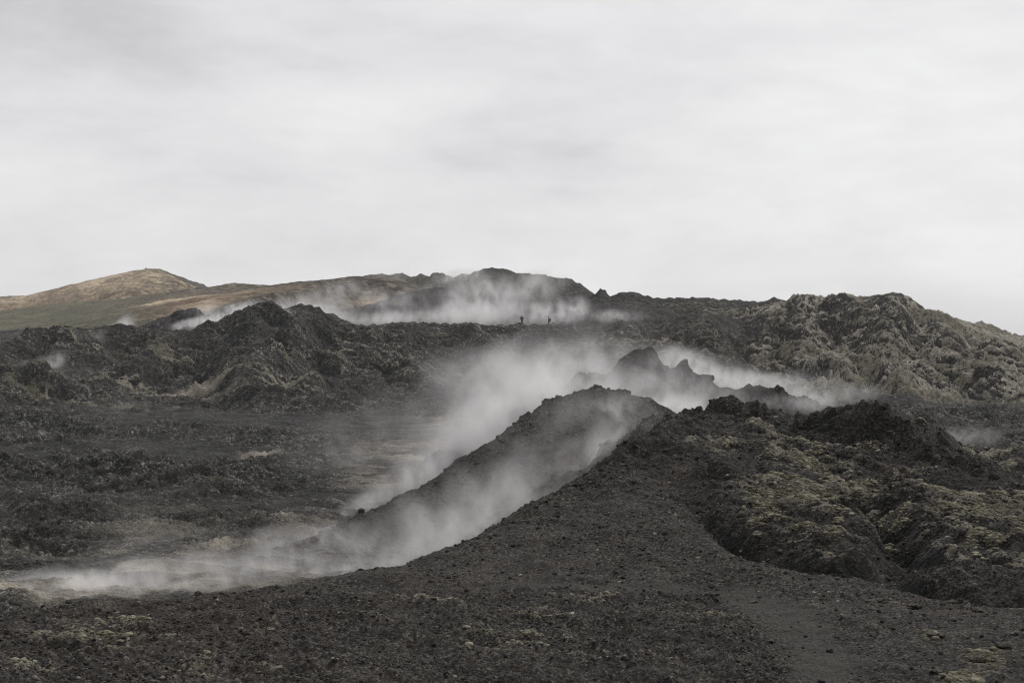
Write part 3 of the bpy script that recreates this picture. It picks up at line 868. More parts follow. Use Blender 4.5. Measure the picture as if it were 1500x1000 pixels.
# the land around, out to the horizon on every side
def outer_ground():
    vs_, fs_ = [], []
    a0 = math.atan(float(UC[-1])) ; n = 48
    ring = [2, 60, 400, 1500, 4000, 6000]
    # behind and beside the viewed wedge
    th = np.linspace(math.pi / 2 - a0, math.pi / 2 - a0 - (2 * math.pi - a0 - math.atan(-float(UC[0]))), 64)
    for r_ in ring:
        for t in th:
            hz = {2: 6.8, 60: 3.0, 400: -1.0, 1500: -4.0, 4000: -8.0, 6000: -14.0}[r_]
            vs_.append((r_ * math.cos(t), r_ * math.sin(t), hz))
    m_ = len(th)
    for i in range(len(ring) - 1):
        for j in range(m_ - 1):
            fs_.append((i * m_ + j, i * m_ + j + 1, (i + 1) * m_ + j + 1, (i + 1) * m_ + j))
    b_ = len(vs_)
    th2 = np.linspace(math.pi / 2 - a0 - 0.02, math.pi / 2 + math.atan(-float(UC[0])) + 0.02, 24)
    for r_, hz in ((3900, -9.0), (5000, -11.0), (6000, -14.0)):
        for t in th2:
            vs_.append((r_ * math.cos(t), r_ * math.sin(t), hz))
    for i in range(2):
        for j in range(23):
            fs_.append((b_ + i * 24 + j, b_ + (i + 1) * 24 + j, b_ + (i + 1) * 24 + j + 1, b_ + i * 24 + j + 1))
    o = build_mesh("land", np.array(vs_), np.array(fs_), MAT[8])
    o["kind"] = "structure"


outer_ground()


def ground_at(px, py):
    d = hit(px, py)
    return surf((px - 750) / F * d, d)


def surf(x, y):
    """height of the finished terrain at x, y"""
    r = np.interp(y, DR, np.arange(nr)); c = np.interp(x / y, UC, np.arange(nc))
    r0, c0 = int(r), int(c)
    r1, c1 = min(r0 + 1, nr - 1), min(c0 + 1, nc - 1)
    a, b = r - r0, c - c0
    z = (Z[r0, c0] * (1 - b) + Z[r0, c1] * b) * (1 - a) + (Z[r1, c0] * (1 - b) + Z[r1, c1] * b) * a
    return Vector((x, y, float(z)))


# ------------------------------------------------------------------ loose things on the ground
import bmesh
from mathutils import noise as mnoise


def stone_mat(name):
    m_, nd, lk = new_mat(name)
    a = nd.new("ShaderNodeAttribute"); a.attribute_name = "tone"
    r = nd.new("ShaderNodeValToRGB")
    el = r.color_ramp.elements
    el[0].position = 0.0; el[0].color = (0.013, 0.012, 0.011, 1)
    el[1].position = 1.0; el[1].color = (0.26, 0.24, 0.20, 1)
    for p_, c_ in ((0.55, (0.030, 0.027, 0.024, 1)), (0.80, (0.055, 0.047, 0.040, 1)), (0.90, (0.085, 0.058, 0.042, 1)), (0.95, (0.14, 0.13, 0.11, 1))):
        x = el.new(p_); x.color = c_
    lk.new(a.outputs["Fac"], r.inputs[0])
    g = nd.new("ShaderNodeNewGeometry")
    no = nd.new("ShaderNodeTexNoise"); no.inputs["Scale"].default_value = 60; no.inputs["Detail"].default_value = 3
    lk.new(g.outputs["Position"], no.inputs["Vector"])
    mx = nd.new("ShaderNodeMix"); mx.data_type = 'RGBA'; mx.blend_type = 'MULTIPLY'
    mx.inputs[0].default_value = 0.7
    lk.new(r.outputs[0], mx.inputs[6]); 
    cr_ = nd.new("ShaderNodeValToRGB"); cr_.color_ramp.elements[0].position = .3; cr_.color_ramp.elements[0].color = (.45, .45, .45, 1); cr_.color_ramp.elements[1].position = .65; cr_.color_ramp.elements[1].color = (1.25, 1.25, 1.25, 1)
    lk.new(no.outputs["Fac"], cr_.inputs[0]); lk.new(cr_.outputs[0], mx.inputs[7])
    bs = nd.new("ShaderNodeBsdfPrincipled")
    bs.inputs["Roughness"].default_value = 0.85
    bs.inputs["Specular IOR Level"].default_value = 0.25
    lk.new(mx.outputs[2], bs.inputs["Base Color"])
    out = nd.new("ShaderNodeOutputMaterial"); lk.new(bs.outputs[0], out.inputs["Surface"])
    return m_


def moss_mat(name):
    m_, nd, lk = new_mat(name)
    a = nd.new("ShaderNodeAttribute"); a.attribute_name = "tone"
    r = nd.new("ShaderNodeValToRGB")
    el = r.color_ramp.elements
    el[0].position = 0.0; el[0].color = (0.055, 0.050, 0.034, 1)
    el[1].position = 1.0; el[1].color = (0.44, 0.41, 0.32, 1)
    for p_, c_ in ((0.35, (0.11, 0.10, 0.070, 1)), (0.7, (0.23, 0.21, 0.155, 1))):
        x = el.new(p_); x.color = c_
    lk.new(a.outputs["Fac"], r.inputs[0])
    bs = nd.new("ShaderNodeBsdfPrincipled")
    bs.inputs["Roughness"].default_value = 1.0
    bs.inputs["Specular IOR Level"].default_value = 0.1
    lk.new(r.outputs[0], bs.inputs["Base Color"])
    g = nd.new("ShaderNodeNewGeometry")
    no = nd.new("ShaderNodeTexNoise"); no.inputs["Scale"].default_value = 70; no.inputs["Detail"].default_value = 3
    lk.new(g.outputs["Position"], no.inputs["Vector"])
    b_ = nd.new("ShaderNodeBump"); b_.inputs["Distance"].default_value = 0.03
    lk.new(no.outputs["Fac"], b_.inputs["Height"]); lk.new(b_.outputs[0], bs.inputs["Normal"])
    out = nd.new("ShaderNodeOutputMaterial"); lk.new(bs.outputs[0], out.inputs["Surface"])
    return m_


def template(sub, seed, jag, flat=1.0):
    bm = bmesh.new()
    bmesh.ops.create_icosphere(bm, subdivisions=sub, radius=1.0)
    for v_ in bm.verts:
        p_ = v_.co.copy()
        off = Vector((seed * 3.7, seed * 1.3, -seed * 2.1))
        k_ = 1 + jag * (mnoise.noise(p_ * 0.9 + off) * 0.9 + (abs(mnoise.noise(p_ * 2.1 + off)) - 0.25) * 0.7 + (mnoise.noise(p_ * 4.7 + off) * 0.22 if sub > 1 else 0))
        if sub > 2:
            k_ += jag * (abs(mnoise.noise(p_ * 8.7 + off)) - .2) * 0.22
        v_.co = p_ * k_
        v_.co.z *= flat
    bm.verts.ensure_lookup_table()
    vs_ = np.array([v_.co[:] for v_ in bm.verts], np.float32)
    fs_ = np.array([[v_.index for v_ in f_.verts] for f_ in bm.faces], np.int32)
    bm.free()
    return vs_, fs_


def sample_vertices(weight, n, seed):
    r_ = np.random.RandomState(seed)
    area = np.gradient(DR)[:, None] * (np.gradient(UC)[None, :] * DR[:, None])
    w_ = np.clip(weight, 0, None) * area
    w_[:, (PXC < -150) | (PXC > 1650)] = 0
    w_ = w_.ravel()
    return r_.choice(w_.size, n, p=w_ / w_.sum())


def scatter(name, pick, sizes, tones, temps, mat, sink=0.3, squash=(0.5, 0.9), seed=1, label=None):
    r_ = np.random.RandomState(seed)
    VV, FF, TT = [], [], []
    base = 0
    which = r_.randint(0, len(temps), len(pick))
    rr, cc = np.divmod(pick, nc)
    rr2, cc2 = np.clip(rr + 1, 0, nr - 1), np.clip(cc + 1, 0, nc - 1)
    fr_, fc_ = r_.rand(len(pick), 1), r_.rand(len(pick), 1)
    C3 = VX.reshape(nr, nc, 3)
    pos = C3[rr, cc] * (1 - fr_) * (1 - fc_) + C3[rr2, cc] * fr_ * (1 - fc_) + C3[rr, cc2] * (1 - fr_) * fc_ + C3[rr2, cc2] * fr_ * fc_
    for k_, (tv, tf) in enumerate(temps):
        m_ = which == k_
        n_ = int(m_.sum())
        if n_ == 0:
            continue
        s_ = sizes[m_]
        th = r_.rand(n_) * 6.283
        sq = squash[0] + r_.rand(n_) * (squash[1] - squash[0])
        el = 0.75 + r_.rand(n_) * 0.6
        x_ = tv[None, :, 0] * el[:, None]; y_ = tv[None, :, 1] / el[:, None]
        X_ = (x_ * np.cos(th)[:, None] - y_ * np.sin(th)[:, None]) * s_[:, None]
        Y_ = (x_ * np.sin(th)[:, None] + y_ * np.cos(th)[:, None]) * s_[:, None]
        Z_ = (tv[None, :, 2] * sq[:, None] + (sq * (1 - 2 * sink))[:, None] * 0.5) * s_[:, None]
        V_ = np.stack([X_, Y_, Z_], -1) + pos[m_][:, None, :]
        F_ = tf[None] + (base + np.arange(n_) * len(tv))[:, None, None]
        base += n_ * len(tv)
        VV.append(V_.reshape(-1, 3)); FF.append(F_.reshape(-1, 3))
        TT.append(np.repeat(tones[m_], len(tv)))
    o = build_mesh(name, np.concatenate(VV), np.concatenate(FF), mat, {'tone': np.concatenate(TT)}, smooth=False)
    o["kind"] = "stuff"
    if label:
        o["label"] = label
    return o


PXG = X / Y * F + 750
fgmask = (REG == 0) | (REG == 11) | (REG == 12) | (REG == 9)
fgmask = fgmask & (Y > 22) & (Y < 82)
STONE = stone_mat("loose_scoria")
MOSSM = moss_mat("pale_moss")
t_st = [template(1, k_, 0.85) for k_ in range(8)]
r_ = np.random.RandomState(5)
below_path = (Y < np.interp(X, [p[0] for p in PATH], [p[1] for p in PATH])) * 1.0
clus = sstep(fbm(X, Y, 1.8, 3, 91), -0.25, 0.4) * (0.3 + 1.4 * sstep(fbm(X, Y, 6.0, 3, 95), -0.3, 0.35))
wgt = fgmask * (0.25 + clus) * (1 - 0.8 * pathm) * (0.75 + 0.6 * below_path) / np.maximum(Y, 20) * 30
n_ = 85000
pk = sample_vertices(wgt, n_, 3)
sz = 0.011 * (1 - r_.rand(n_)) ** (-0.42)
sz = np.clip(sz, 0.011, 0.05) * np.clip(Y.ravel()[pk] / 38, 0.8, 1.8)
scatter("gravel", pk, sz, r_.rand(n_) ** 1.15, t_st, STONE, seed=8, label="dark scoria gravel strewn over the near slope")
# coarse clinker along the crests
wgt = ((cr > 0.25) | (W[9] > 0.5) | (rough_fg > 0.4)) * fgmask * (0.2 + clus)
n_ = 9000
pk = sample_vertices(wgt, n_, 13)
sz = np.clip(0.022 * (1 - r_.rand(n_)) ** (-0.4), 0.022, 0.10)
scatter("rubble", pk, sz, r_.rand(n_) * 0.93, t_st, STONE, seed=18, label="dark clinker rubble along the foreground crest")
# rubble of the cinder ridge
wgt = ((REG == 2) & (Y < 120)) * (0.1 + clus + 1.5 * (H0 > 4.5))
n_ = 12000
pk = sample_vertices(wgt, n_, 23)
sz = np.clip(0.035 * (1 - r_.rand(n_)) ** (-0.4), 0.035, 0.18)
scatter("rubble", pk, sz, r_.rand(n_) * 0.9, t_st, STONE, seed=28, label="loose cinders on the ridge behind the steam")
# moss cushions
t_mo = [template(1, 30 + k_, 0.3, 0.8) for k_ in range(5)]
mv_ = att['moss'] + (np.clip(0.5 + lump, 0, 1) - 0.5) * 0.9
mclus = sstep(fbm(X, Y, 0.9, 3, 71), -0.05, 0.35)
wgt = ((REG == 0) | (REG == 11)) * (Y > 22) * (Y < 82) * sstep(mv_, 0.45, 1.0) * (0.04 + mclus)
n_ = 42000
pk = sample_vertices(wgt, n_, 33)
sz = np.clip(0.016 * (1 - r_.rand(n_)) ** (-0.35), 0.016, 0.075)
tn = np.clip(0.25 + 0.55 * r_.rand(n_) + 0.5 * lump.ravel()[pk], 0, 1)
scatter("moss", pk, sz, tn, t_mo, MOSSM, sink=0.42, squash=(0.35, 0.6), seed=38, label="pale greyish green moss cushions on the near lava")

ROCK_T = [template(4, 50 + k_, 0.62, 0.8) for k_ in range(6)]


def rock(px, py, wpx, label, hratio=0.7, mossy=0.0, group=None, d=None, tmpl=0, sink=0.35, mat=None, dz=0.0):
    if d is None:
        base = ground_at(px, py)
    else:
        base = surf((px - 750) / F * d, d)
    d = base.y
    s_ = wpx / 2 * d / F
    tv, tf = ROCK_T[tmpl % 6]
    th = (px * 0.37 + py) % 6.28
    c_, q_ = math.cos(th), math.sin(th)
    v_ = np.stack([(tv[:, 0] * c_ - tv[:, 1] * q_), (tv[:, 0] * q_ + tv[:, 1] * c_), tv[:, 2]], -1)
    v_ = v_ / (np.abs(v_[:, 0]).max())
    v_ = v_ * np.array([s_, s_ * 0.9, s_ * hratio * 1.3])
    nv = len(v_)
    lum = np.clip(0.5 + 0.6 * v_[:, 2] / (s_ * hratio), 0, 1)
    o = build_mesh("rock", v_, tf, mat or MAT[11 if d < 70 else 4], {'moss': np.full(nv, mossy), 'lump': lum, 'red': np.zeros(nv), 'path': np.zeros(nv), 'pale': np.zeros(nv)})
    o.location = base + Vector((0, 0, s_ * hratio * (1 - 2 * sink) + dz))
    o["label"] = label
    o["category"] = "rock"
    if group:
        o["group"] = group
    return o


rock(291, 874, 17, "dark pointed rock alone on the gravel edge above the steaming ground", 0.75, tmpl=0)
rock(101, 884, 13, "small dark stone on the gravel edge, left of the pointed rock", 0.6, tmpl=1)
rock(176, 880, 14, "flat dark stone on the gravel edge, between the small stone and the pointed rock", 0.45, tmpl=2)
rock(12, 899, 20, "low dark rock at the left end of the gravel edge", 0.5, tmpl=3)
rock(1393, 873, 34, "flat pale mossy rock below the foot of the lava wall at right", 0.32, 1.2, tmpl=4)
rock(1283, 878, 46, "long low dark rock with a pale lichen back, left of the flat mossy rock", 0.3, 0.5, tmpl=5)
rock(1338, 889, 30, "dark arched rock below and between two pale lichen rocks", 0.4, 0.35, tmpl=0)
rock(1432, 898, 18, "small pale grey stone on the gravel, right of the arched rock", 0.55, 0.9, tmpl=1)
rock(1103, 879, 16, "pale grey stone beside the bend of the footpath", 0.5, 1.0, tmpl=2)
rock(1128, 939, 12, "tiny pale stone on the dark bank left of the footpath", 0.6, 1.1, tmpl=3)
rock(1487, 933, 16, "round pale moss covered stone near the right edge, above the hummocks", 0.6, 1.2, tmpl=4)
rock(1432, 922, 14, "pinkish pale stone above the moss hummocks at lower right", 0.6, 0.9, tmpl=5)
rock(1472, 950, 36, "moss topped lava hummock at lower right, upper one of the row", 0.45, 1.0, tmpl=0)
rock(1430, 965, 34, "moss topped lava hummock at lower right, second of the row", 0.5, 1.0, tmpl=1)
rock(1375, 984, 30, "grey moss hummock low at right, lowest of the row", 0.4, 0.8, tmpl=2)
rock(1370, 935, 34, "broad pale lichen crust rock between the footpath and the moss hummocks", 0.25, 1.1, tmpl=3)
rock(1215, 947, 12, "small dark stone lying just right of the footpath", 0.6, tmpl=3)
rock(1202, 992, 14, "dark stone in the middle of the footpath at the bottom edge", 0.45, tmpl=4)
rock(636, 878, 14, "small pale stone left of centre below the path", 0.6, 1.0, tmpl=5)
rock(1023, 606, 12, "round dark boulder on the saddle left of the double topped lava knob", 0.85, tmpl=1, d=86, dz=0.0)
rock(1002, 540, 12, "rounded knob boulder standing on the jagged ridge right of the tall spire", 0.8, tmpl=2, d=150, sink=.6)
rock(1041, 553, 12, "squat boulder at the right shoulder of the jagged ridge", 0.8, tmpl=3, d=150)
rock(735, 642, 14, "dark boulder poking out of the steaming cinder ridge, halfway up", 0.6, tmpl=4, d=106)
rock(214, 400, 5, "small square crag on the summit of the brown hill", 1.0, tmpl=5, d=1376, mat=MAT[10])
rock(881, 428, 15, "blunt horn of black lava on the skyline right of the highest ridge", 0.5, tmpl=2, d=439, mat=MAT[5], sink=.75)
for k_, (px, py, w_) in enumerate([(905, 679, 12), (884, 690, 9), (858, 700, 14), (842, 710, 10), (800, 733, 9), (785, 744, 12), (752, 762, 10), (700, 789, 8), (655, 808, 9), (600, 828, 8), (530, 843, 9), (480, 852, 9), (455, 855, 8), (405, 863, 11), (360, 868, 8), (930, 664, 12), (960, 645, 10), (330, 872, 8), (225, 880, 8), (65, 891, 9)]):
    rock(px, py, w_ * 0.8, "small dark cinder block on the rim of the foreground gravel slope", 0.6, tmpl=k_, d=float(np.interp(px, [p[0] for p in FG_EDGE], [p[2] for p in FG_EDGE])) - 0.25, group="cinder blocks along the rim of the foreground slope")


# ------------------------------------------------------------------ hikers
def plain_mat(name, col, rough=0.8, scale=30.0):
    m_, nd, lk = new_mat(name)
    tc_ = nd.new("ShaderNodeTexCoord")
    no = nd.new("ShaderNodeTexNoise"); no.inputs["Scale"].default_value = scale
    lk.new(tc_.outputs["Object"], no.inputs["Vector"])
    mx = nd.new("ShaderNodeMix"); mx.data_type = 'RGBA'
    mx.inputs[6].default_value = (*[c_ * 0.7 for c_ in col], 1); mx.inputs[7].default_value = (*[c_ * 1.25 for c_ in col], 1)
    lk.new(no.outputs["Fac"], mx.inputs[0])
    bs = nd.new("ShaderNodeBsdfPrincipled"); bs.inputs["Roughness"].default_value = rough
    lk.new(mx.outputs[2], bs.inputs["Base Color"])
    out = nd.new("ShaderNodeOutputMaterial"); lk.new(bs.outputs[0], out.inputs["Surface"])
    return m_


def skin_mesh(name, verts, edges, radii, mat, parent, root=0, sub=1):
    me = bpy.data.meshes.new(name)
    me.from_pydata(verts, edges, [])
    o = bpy.data.objects.new(name, me)
    COL.objects.link(o)
    sk = o.modifiers.new("skin", "SKIN")
    sk.use_smooth_shade = True
    if not me.skin_vertices:
        bm = bmesh.new(); bm.from_mesh(me); bm.verts.layers.skin.verify(); bm.to_mesh(me); bm.free()
    for i_, sv in enumerate(me.skin_vertices[0].data):
        rr_ = radii[i_]
        sv.radius = rr_ if isinstance(rr_, tuple) else (rr_, rr_)
        sv.use_root = (i_ == root)
    sb = o.modifiers.new("sub", "SUBSURF"); sb.levels = sub; sb.render_levels = sub
    me.materials.append(mat)
    o.parent = parent
    return o


def person(px, d, heading, label, jacket, trousers, pose, backpack=None):
    cand = [q_ for q_ in np.arange(d - 6, d + 6, 0.25)]
    elev = [(surf((px - 750) / F * q_, q_).z - CZ) / q_ for q_ in cand]
    d = float(cand[int(np.argmax(elev))]) + 0.2
    base = surf((px - 750) / F * d, d)
    root = bpy.data.objects.new("person", None)
    COL.objects.link(root)
    root.location = base
    root.rotation_euler = (0, 0, heading)       # the figure faces its own -Y
    root["label"] = label
    root["category"] = "person"
    root["group"] = "hikers standing on the rim"
    v_, e_, r_ = [], [], []

    def add(p_, rad_, par=None):
        v_.append(p_); r_.append(rad_)
        if par is not None:
            e_.append((par, len(v_) - 1))
        return len(v_) - 1
    pel = add((0, 0, .95), (.15, .11))
    wai = add((0, 0.01, 1.10), (.135, .10), pel)
    che = add((0, 0.02, 1.30), (.165, .115), wai)
    nb = add((0, 0.015, 1.46), (.065, .06), che)
    nt = add((0, -.005, 1.53), (.055, .055), nb)
    hd = add((0, -.02, 1.61), (.08, .095), nt)
    ht = add((0, -.015, 1.71), (.07, .08), hd)
    hands = []
    for s_ in (-1, 1):
        hip = add((s_ * .10, 0, .88), (.095, .10), pel)
        kx, ky = pose['knee'][0 if s_ < 0 else 1]
        kn = add((s_ * .115, ky, .50), (.062, .065), hip)
        an = add((s_ * .12, kx, .10), (.042, .045), kn)
        he = add((s_ * .12, kx - .02, .045), (.045, .04), an)
        add((s_ * .135, kx - .19, .03), (.04, .028), he)
        sh = add((s_ * .19, .02, 1.40), (.062, .065), che)
        el_ = pose['elbow']; wr = pose['wrist']
        eb = add((s_ * el_[0], el_[1], el_[2]), (.045, .045), sh)
        w2 = add((s_ * wr[0], wr[1], wr[2]), (.030, .026), eb)
        pm = add((s_ * (wr[0] - .015), wr[1] - .03, wr[2] - .06), (.038, .018), w2)
        for f_ in range(4):
            a_ = add((s_ * (wr[0] - .01), wr[1] - .055 + f_ * .019, wr[2] - .11), .009, pm)
            add((s_ * (wr[0] - .03), wr[1] - .055 + f_ * .018, wr[2] - .165 + abs(f_ - 1.4) * .008), .008, a_)
        t_ = add((s_ * (wr[0] - .03), wr[1] - .075, wr[2] - .07), .010, pm)
        add((s_ * (wr[0] - .04), wr[1] - .09, wr[2] - .11), .009, t_)
    body = skin_mesh("body", v_, e_, r_, plain_mat("skin_tone", (.32, .20, .15)), root)
    fm = plain_mat("boots_face", (.30, .19, .14))
    # face and hair
    for nm, pos_, sc_ in (("nose", (0, -.125, 1.63), (.012, .018, .02)), ("ear", (.083, -.015, 1.63), (.012, .02, .032)), ("ear", (-.083, -.015, 1.63), (.012, .02, .032)),
                          ("eye", (.032, -.105, 1.655), (.012, .008, .008)), ("eye", (-.032, -.105, 1.655), (.012, .008, .008)), ("mouth", (0, -.113, 1.585), (.025, .006, .006))):
        tv, tf = template(2, 3, 0.0)
        col_ = fm if nm in ("nose", "ear") else plain_mat("dark_" + nm, (.05, .03, .03))
        p_ = build_mesh(nm, tv * np.array(sc_), tf, col_)
        p_.location = pos_; p_.parent = root
    tv, tf = template(3, 5, 0.12)
    h_ = build_mesh("hair", tv * np.array((.098, .112, .10)), tf, plain_mat("dark_hair", (.03, .022, .018)))
    h_.location = (0, .012, 1.672); h_.parent = root
    # jacket with sleeves
    jv = [(0, 0, .82), (0, 0, .98), (0, .01, 1.12), (0, .02, 1.30), (0, .015, 1.42), (0, .005, 1.50)]
    je = [(0, 1), (1, 2), (2, 3), (3, 4), (4, 5)]
    jr = [(.195, .155), (.20, .155), (.185, .14), (.205, .15), (.12, .10), (.075, .075)]
    for s_ in (-1, 1):
        k0 = len(jv)
        el_ = pose['elbow']; wr = pose['wrist']
        jv += [(s_ * .20, .02, 1.395), (s_ * el_[0], el_[1], el_[2]), (s_ * wr[0], wr[1], wr[2])]
        je += [(3, k0), (k0, k0 + 1), (k0 + 1, k0 + 2)]
        jr += [(.085, .085), (.066, .066), (.05, .05)]
    skin_mesh("jacket", jv, je, jr, plain_mat("jacket_cloth", jacket, 0.7), root, root=1)
    tvv = [(0, 0, .96)]; te = []; tr = [(.155, .125)]
    for s_ in (-1, 1):
        k0 = len(tvv)
        kx, ky = pose['knee'][0 if s_ < 0 else 1]
        tvv += [(s_ * .10, 0, .86), (s_ * .115, ky, .50), (s_ * .12, kx, .13)]
        te += [(0, k0), (k0, k0 + 1), (k0 + 1, k0 + 2)]
        tr += [(.105, .11), (.078, .082), (.062, .066)]
        bt = skin_mesh("boot", [(s_ * .12, kx, .16), (s_ * .12, kx - .01, .055), (s_ * .135, kx - .20, .04)], [(0, 1), (1, 2)], [(.055, .055), (.055, .055), (.05, .04)], plain_mat("boot_leather", (.03, .025, .02)), root)
    skin_mesh("trousers", tvv, te, tr, plain_mat("trouser_cloth", trousers), root)
    if backpack:
        bm = bmesh.new()
        bmesh.ops.create_cube(bm, size=1.0)
        for q_ in bm.verts:
            q_.co.x *= .30 * (1 - .12 * (q_.co.z > 0)); q_.co.y *= .22 * (1 - .25 * (q_.co.z > 0)); q_.co.z *= .50
        bmesh.ops.bevel(bm, geom=bm.edges[:], offset=.05, segments=3, affect='EDGES')
        me = bpy.data.meshes.new("backpack"); bm.to_mesh(me); bm.free()
        me.materials.append(plain_mat("pack_cloth", backpack))
        o = bpy.data.objects.new("backpack", me); COL.objects.link(o)
        o.location = (0, .26, 1.20); o.parent = root
        for s_ in (-1, 1):
            skin_mesh("strap", [(s_ * .11, .16, 1.42), (s_ * .12, .0, 1.50), (s_ * .13, -.13, 1.38), (s_ * .15, -.10, 1.15), (s_ * .15, .14, 1.02)], [(0, 1), (1, 2), (2, 3), (3, 4)], [(.022, .01)] * 5, plain_mat("strap_webbing", (.02, .02, .02)), o)
            bpy.context.view_layer.update()
            st_ = [c_ for c_ in o.children][-1]
            st_.location = (-o.location.x, -o.location.y, -o.location.z)
    return root


person(764.5, 364.5, RAD(180), "person in a dark teal jacket standing on the rim, facing away, hands low", (.025, .075, .062), (.05, .035, .032),
       {'knee': [(.0, -.01), (.02, -.01)], 'elbow': (.31, .05, 1.13), 'wrist': (.21, -.10, .95)})
person(804, 365.5, RAD(-82), "person in dark clothes with a backpack, seen side on, standing on the rim", (.035, .033, .032), (.035, .028, .028),
       {'knee': [(.10, -.03), (-.12, .01)], 'elbow': (.24, .03, 1.12), 'wrist': (.24, -.10, .92)}, backpack=(.03, .032, .03))

# ------------------------------------------------------------------ steam
def steam_mat(name, dens, nscale, lo, hi, stretch=(1, 1, 1)):
    m_, nd, lk = new_mat(name)

    def mm(*a, **k):
        return M(nd, lk, *a, **k)
    tc_ = nd.new("ShaderNodeTexCoord")
    ln = nd.new("ShaderNodeVectorMath"); ln.operation = 'DOT_PRODUCT'
    lk.new(tc_.outputs["Object"], ln.inputs[0]); lk.new(tc_.outputs["Object"], ln.inputs[1])
    fall = mm("POWER", mm("SUBTRACT", 1.0, ln.outputs["Value"], clamp=True), 2.3)
    geo = nd.new("ShaderNodeNewGeometry")
    mpn = nd.new("ShaderNodeMapping")
    mpn.inputs["Scale"].default_value = stretch
    mpn.inputs["Rotation"].default_value = (0, RAD(18), 0)
    lk.new(geo.outputs["Position"], mpn.inputs["Vector"])
    no = nd.new("ShaderNodeTexNoise")
    no.inputs["Scale"].default_value = nscale
    no.inputs["Detail"].default_value = 5
    no.inputs["Roughness"].default_value = 0.62
    no.inputs["Distortion"].default_value = 0.9
    lk.new(mpn.outputs[0], no.inputs["Vector"])
    mr = nd.new("ShaderNodeMapRange")
    mr.interpolation_type = 'SMOOTHSTEP'
    mr.inputs["From Min"].default_value = lo
    mr.inputs["From Max"].default_value = hi
    lk.new(no.outputs["Fac"], mr.inputs["Value"])
    nb_ = nd.new("ShaderNodeTexNoise")         # broad gusts that open gaps
    nb_.inputs["Scale"].default_value = nscale * 0.33
    nb_.inputs["Detail"].default_value = 1
    lk.new(geo.outputs["Position"], nb_.inputs["Vector"])
    mb_ = nd.new("ShaderNodeMapRange")
    mb_.inputs["From Min"].default_value = 0.38
    mb_.inputs["From Max"].default_value = 0.60
    mb_.inputs["To Min"].default_value = 0.28
    mb_.inputs["To Max"].default_value = 1.35
    lk.new(nb_.outputs["Fac"], mb_.inputs["Value"])
    den = mm("MULTIPLY", mm("MULTIPLY", mm("MULTIPLY", fall, mr.outputs["Result"]), mb_.outputs["Result"]), dens)
    pv = nd.new("ShaderNodeVolumePrincipled")
    pv.inputs["Color"].default_value = (0.99, 0.975, 0.98, 1)
    pv.inputs["Anisotropy"].default_value = 0.15
    lk.new(den, pv.inputs["Density"])
    out = nd.new("ShaderNodeOutputMaterial")
    lk.new(pv.outputs[0], out.inputs["Volume"])
    return m_


def ico(sub=2):
    import bmesh
    bm = bmesh.new()
    bmesh.ops.create_icosphere(bm, subdivisions=sub, radius=1.02)
    me = bpy.data.meshes.new("steam")
    bm.to_mesh(me); bm.free()
    return me


STEAM_ME = ico()
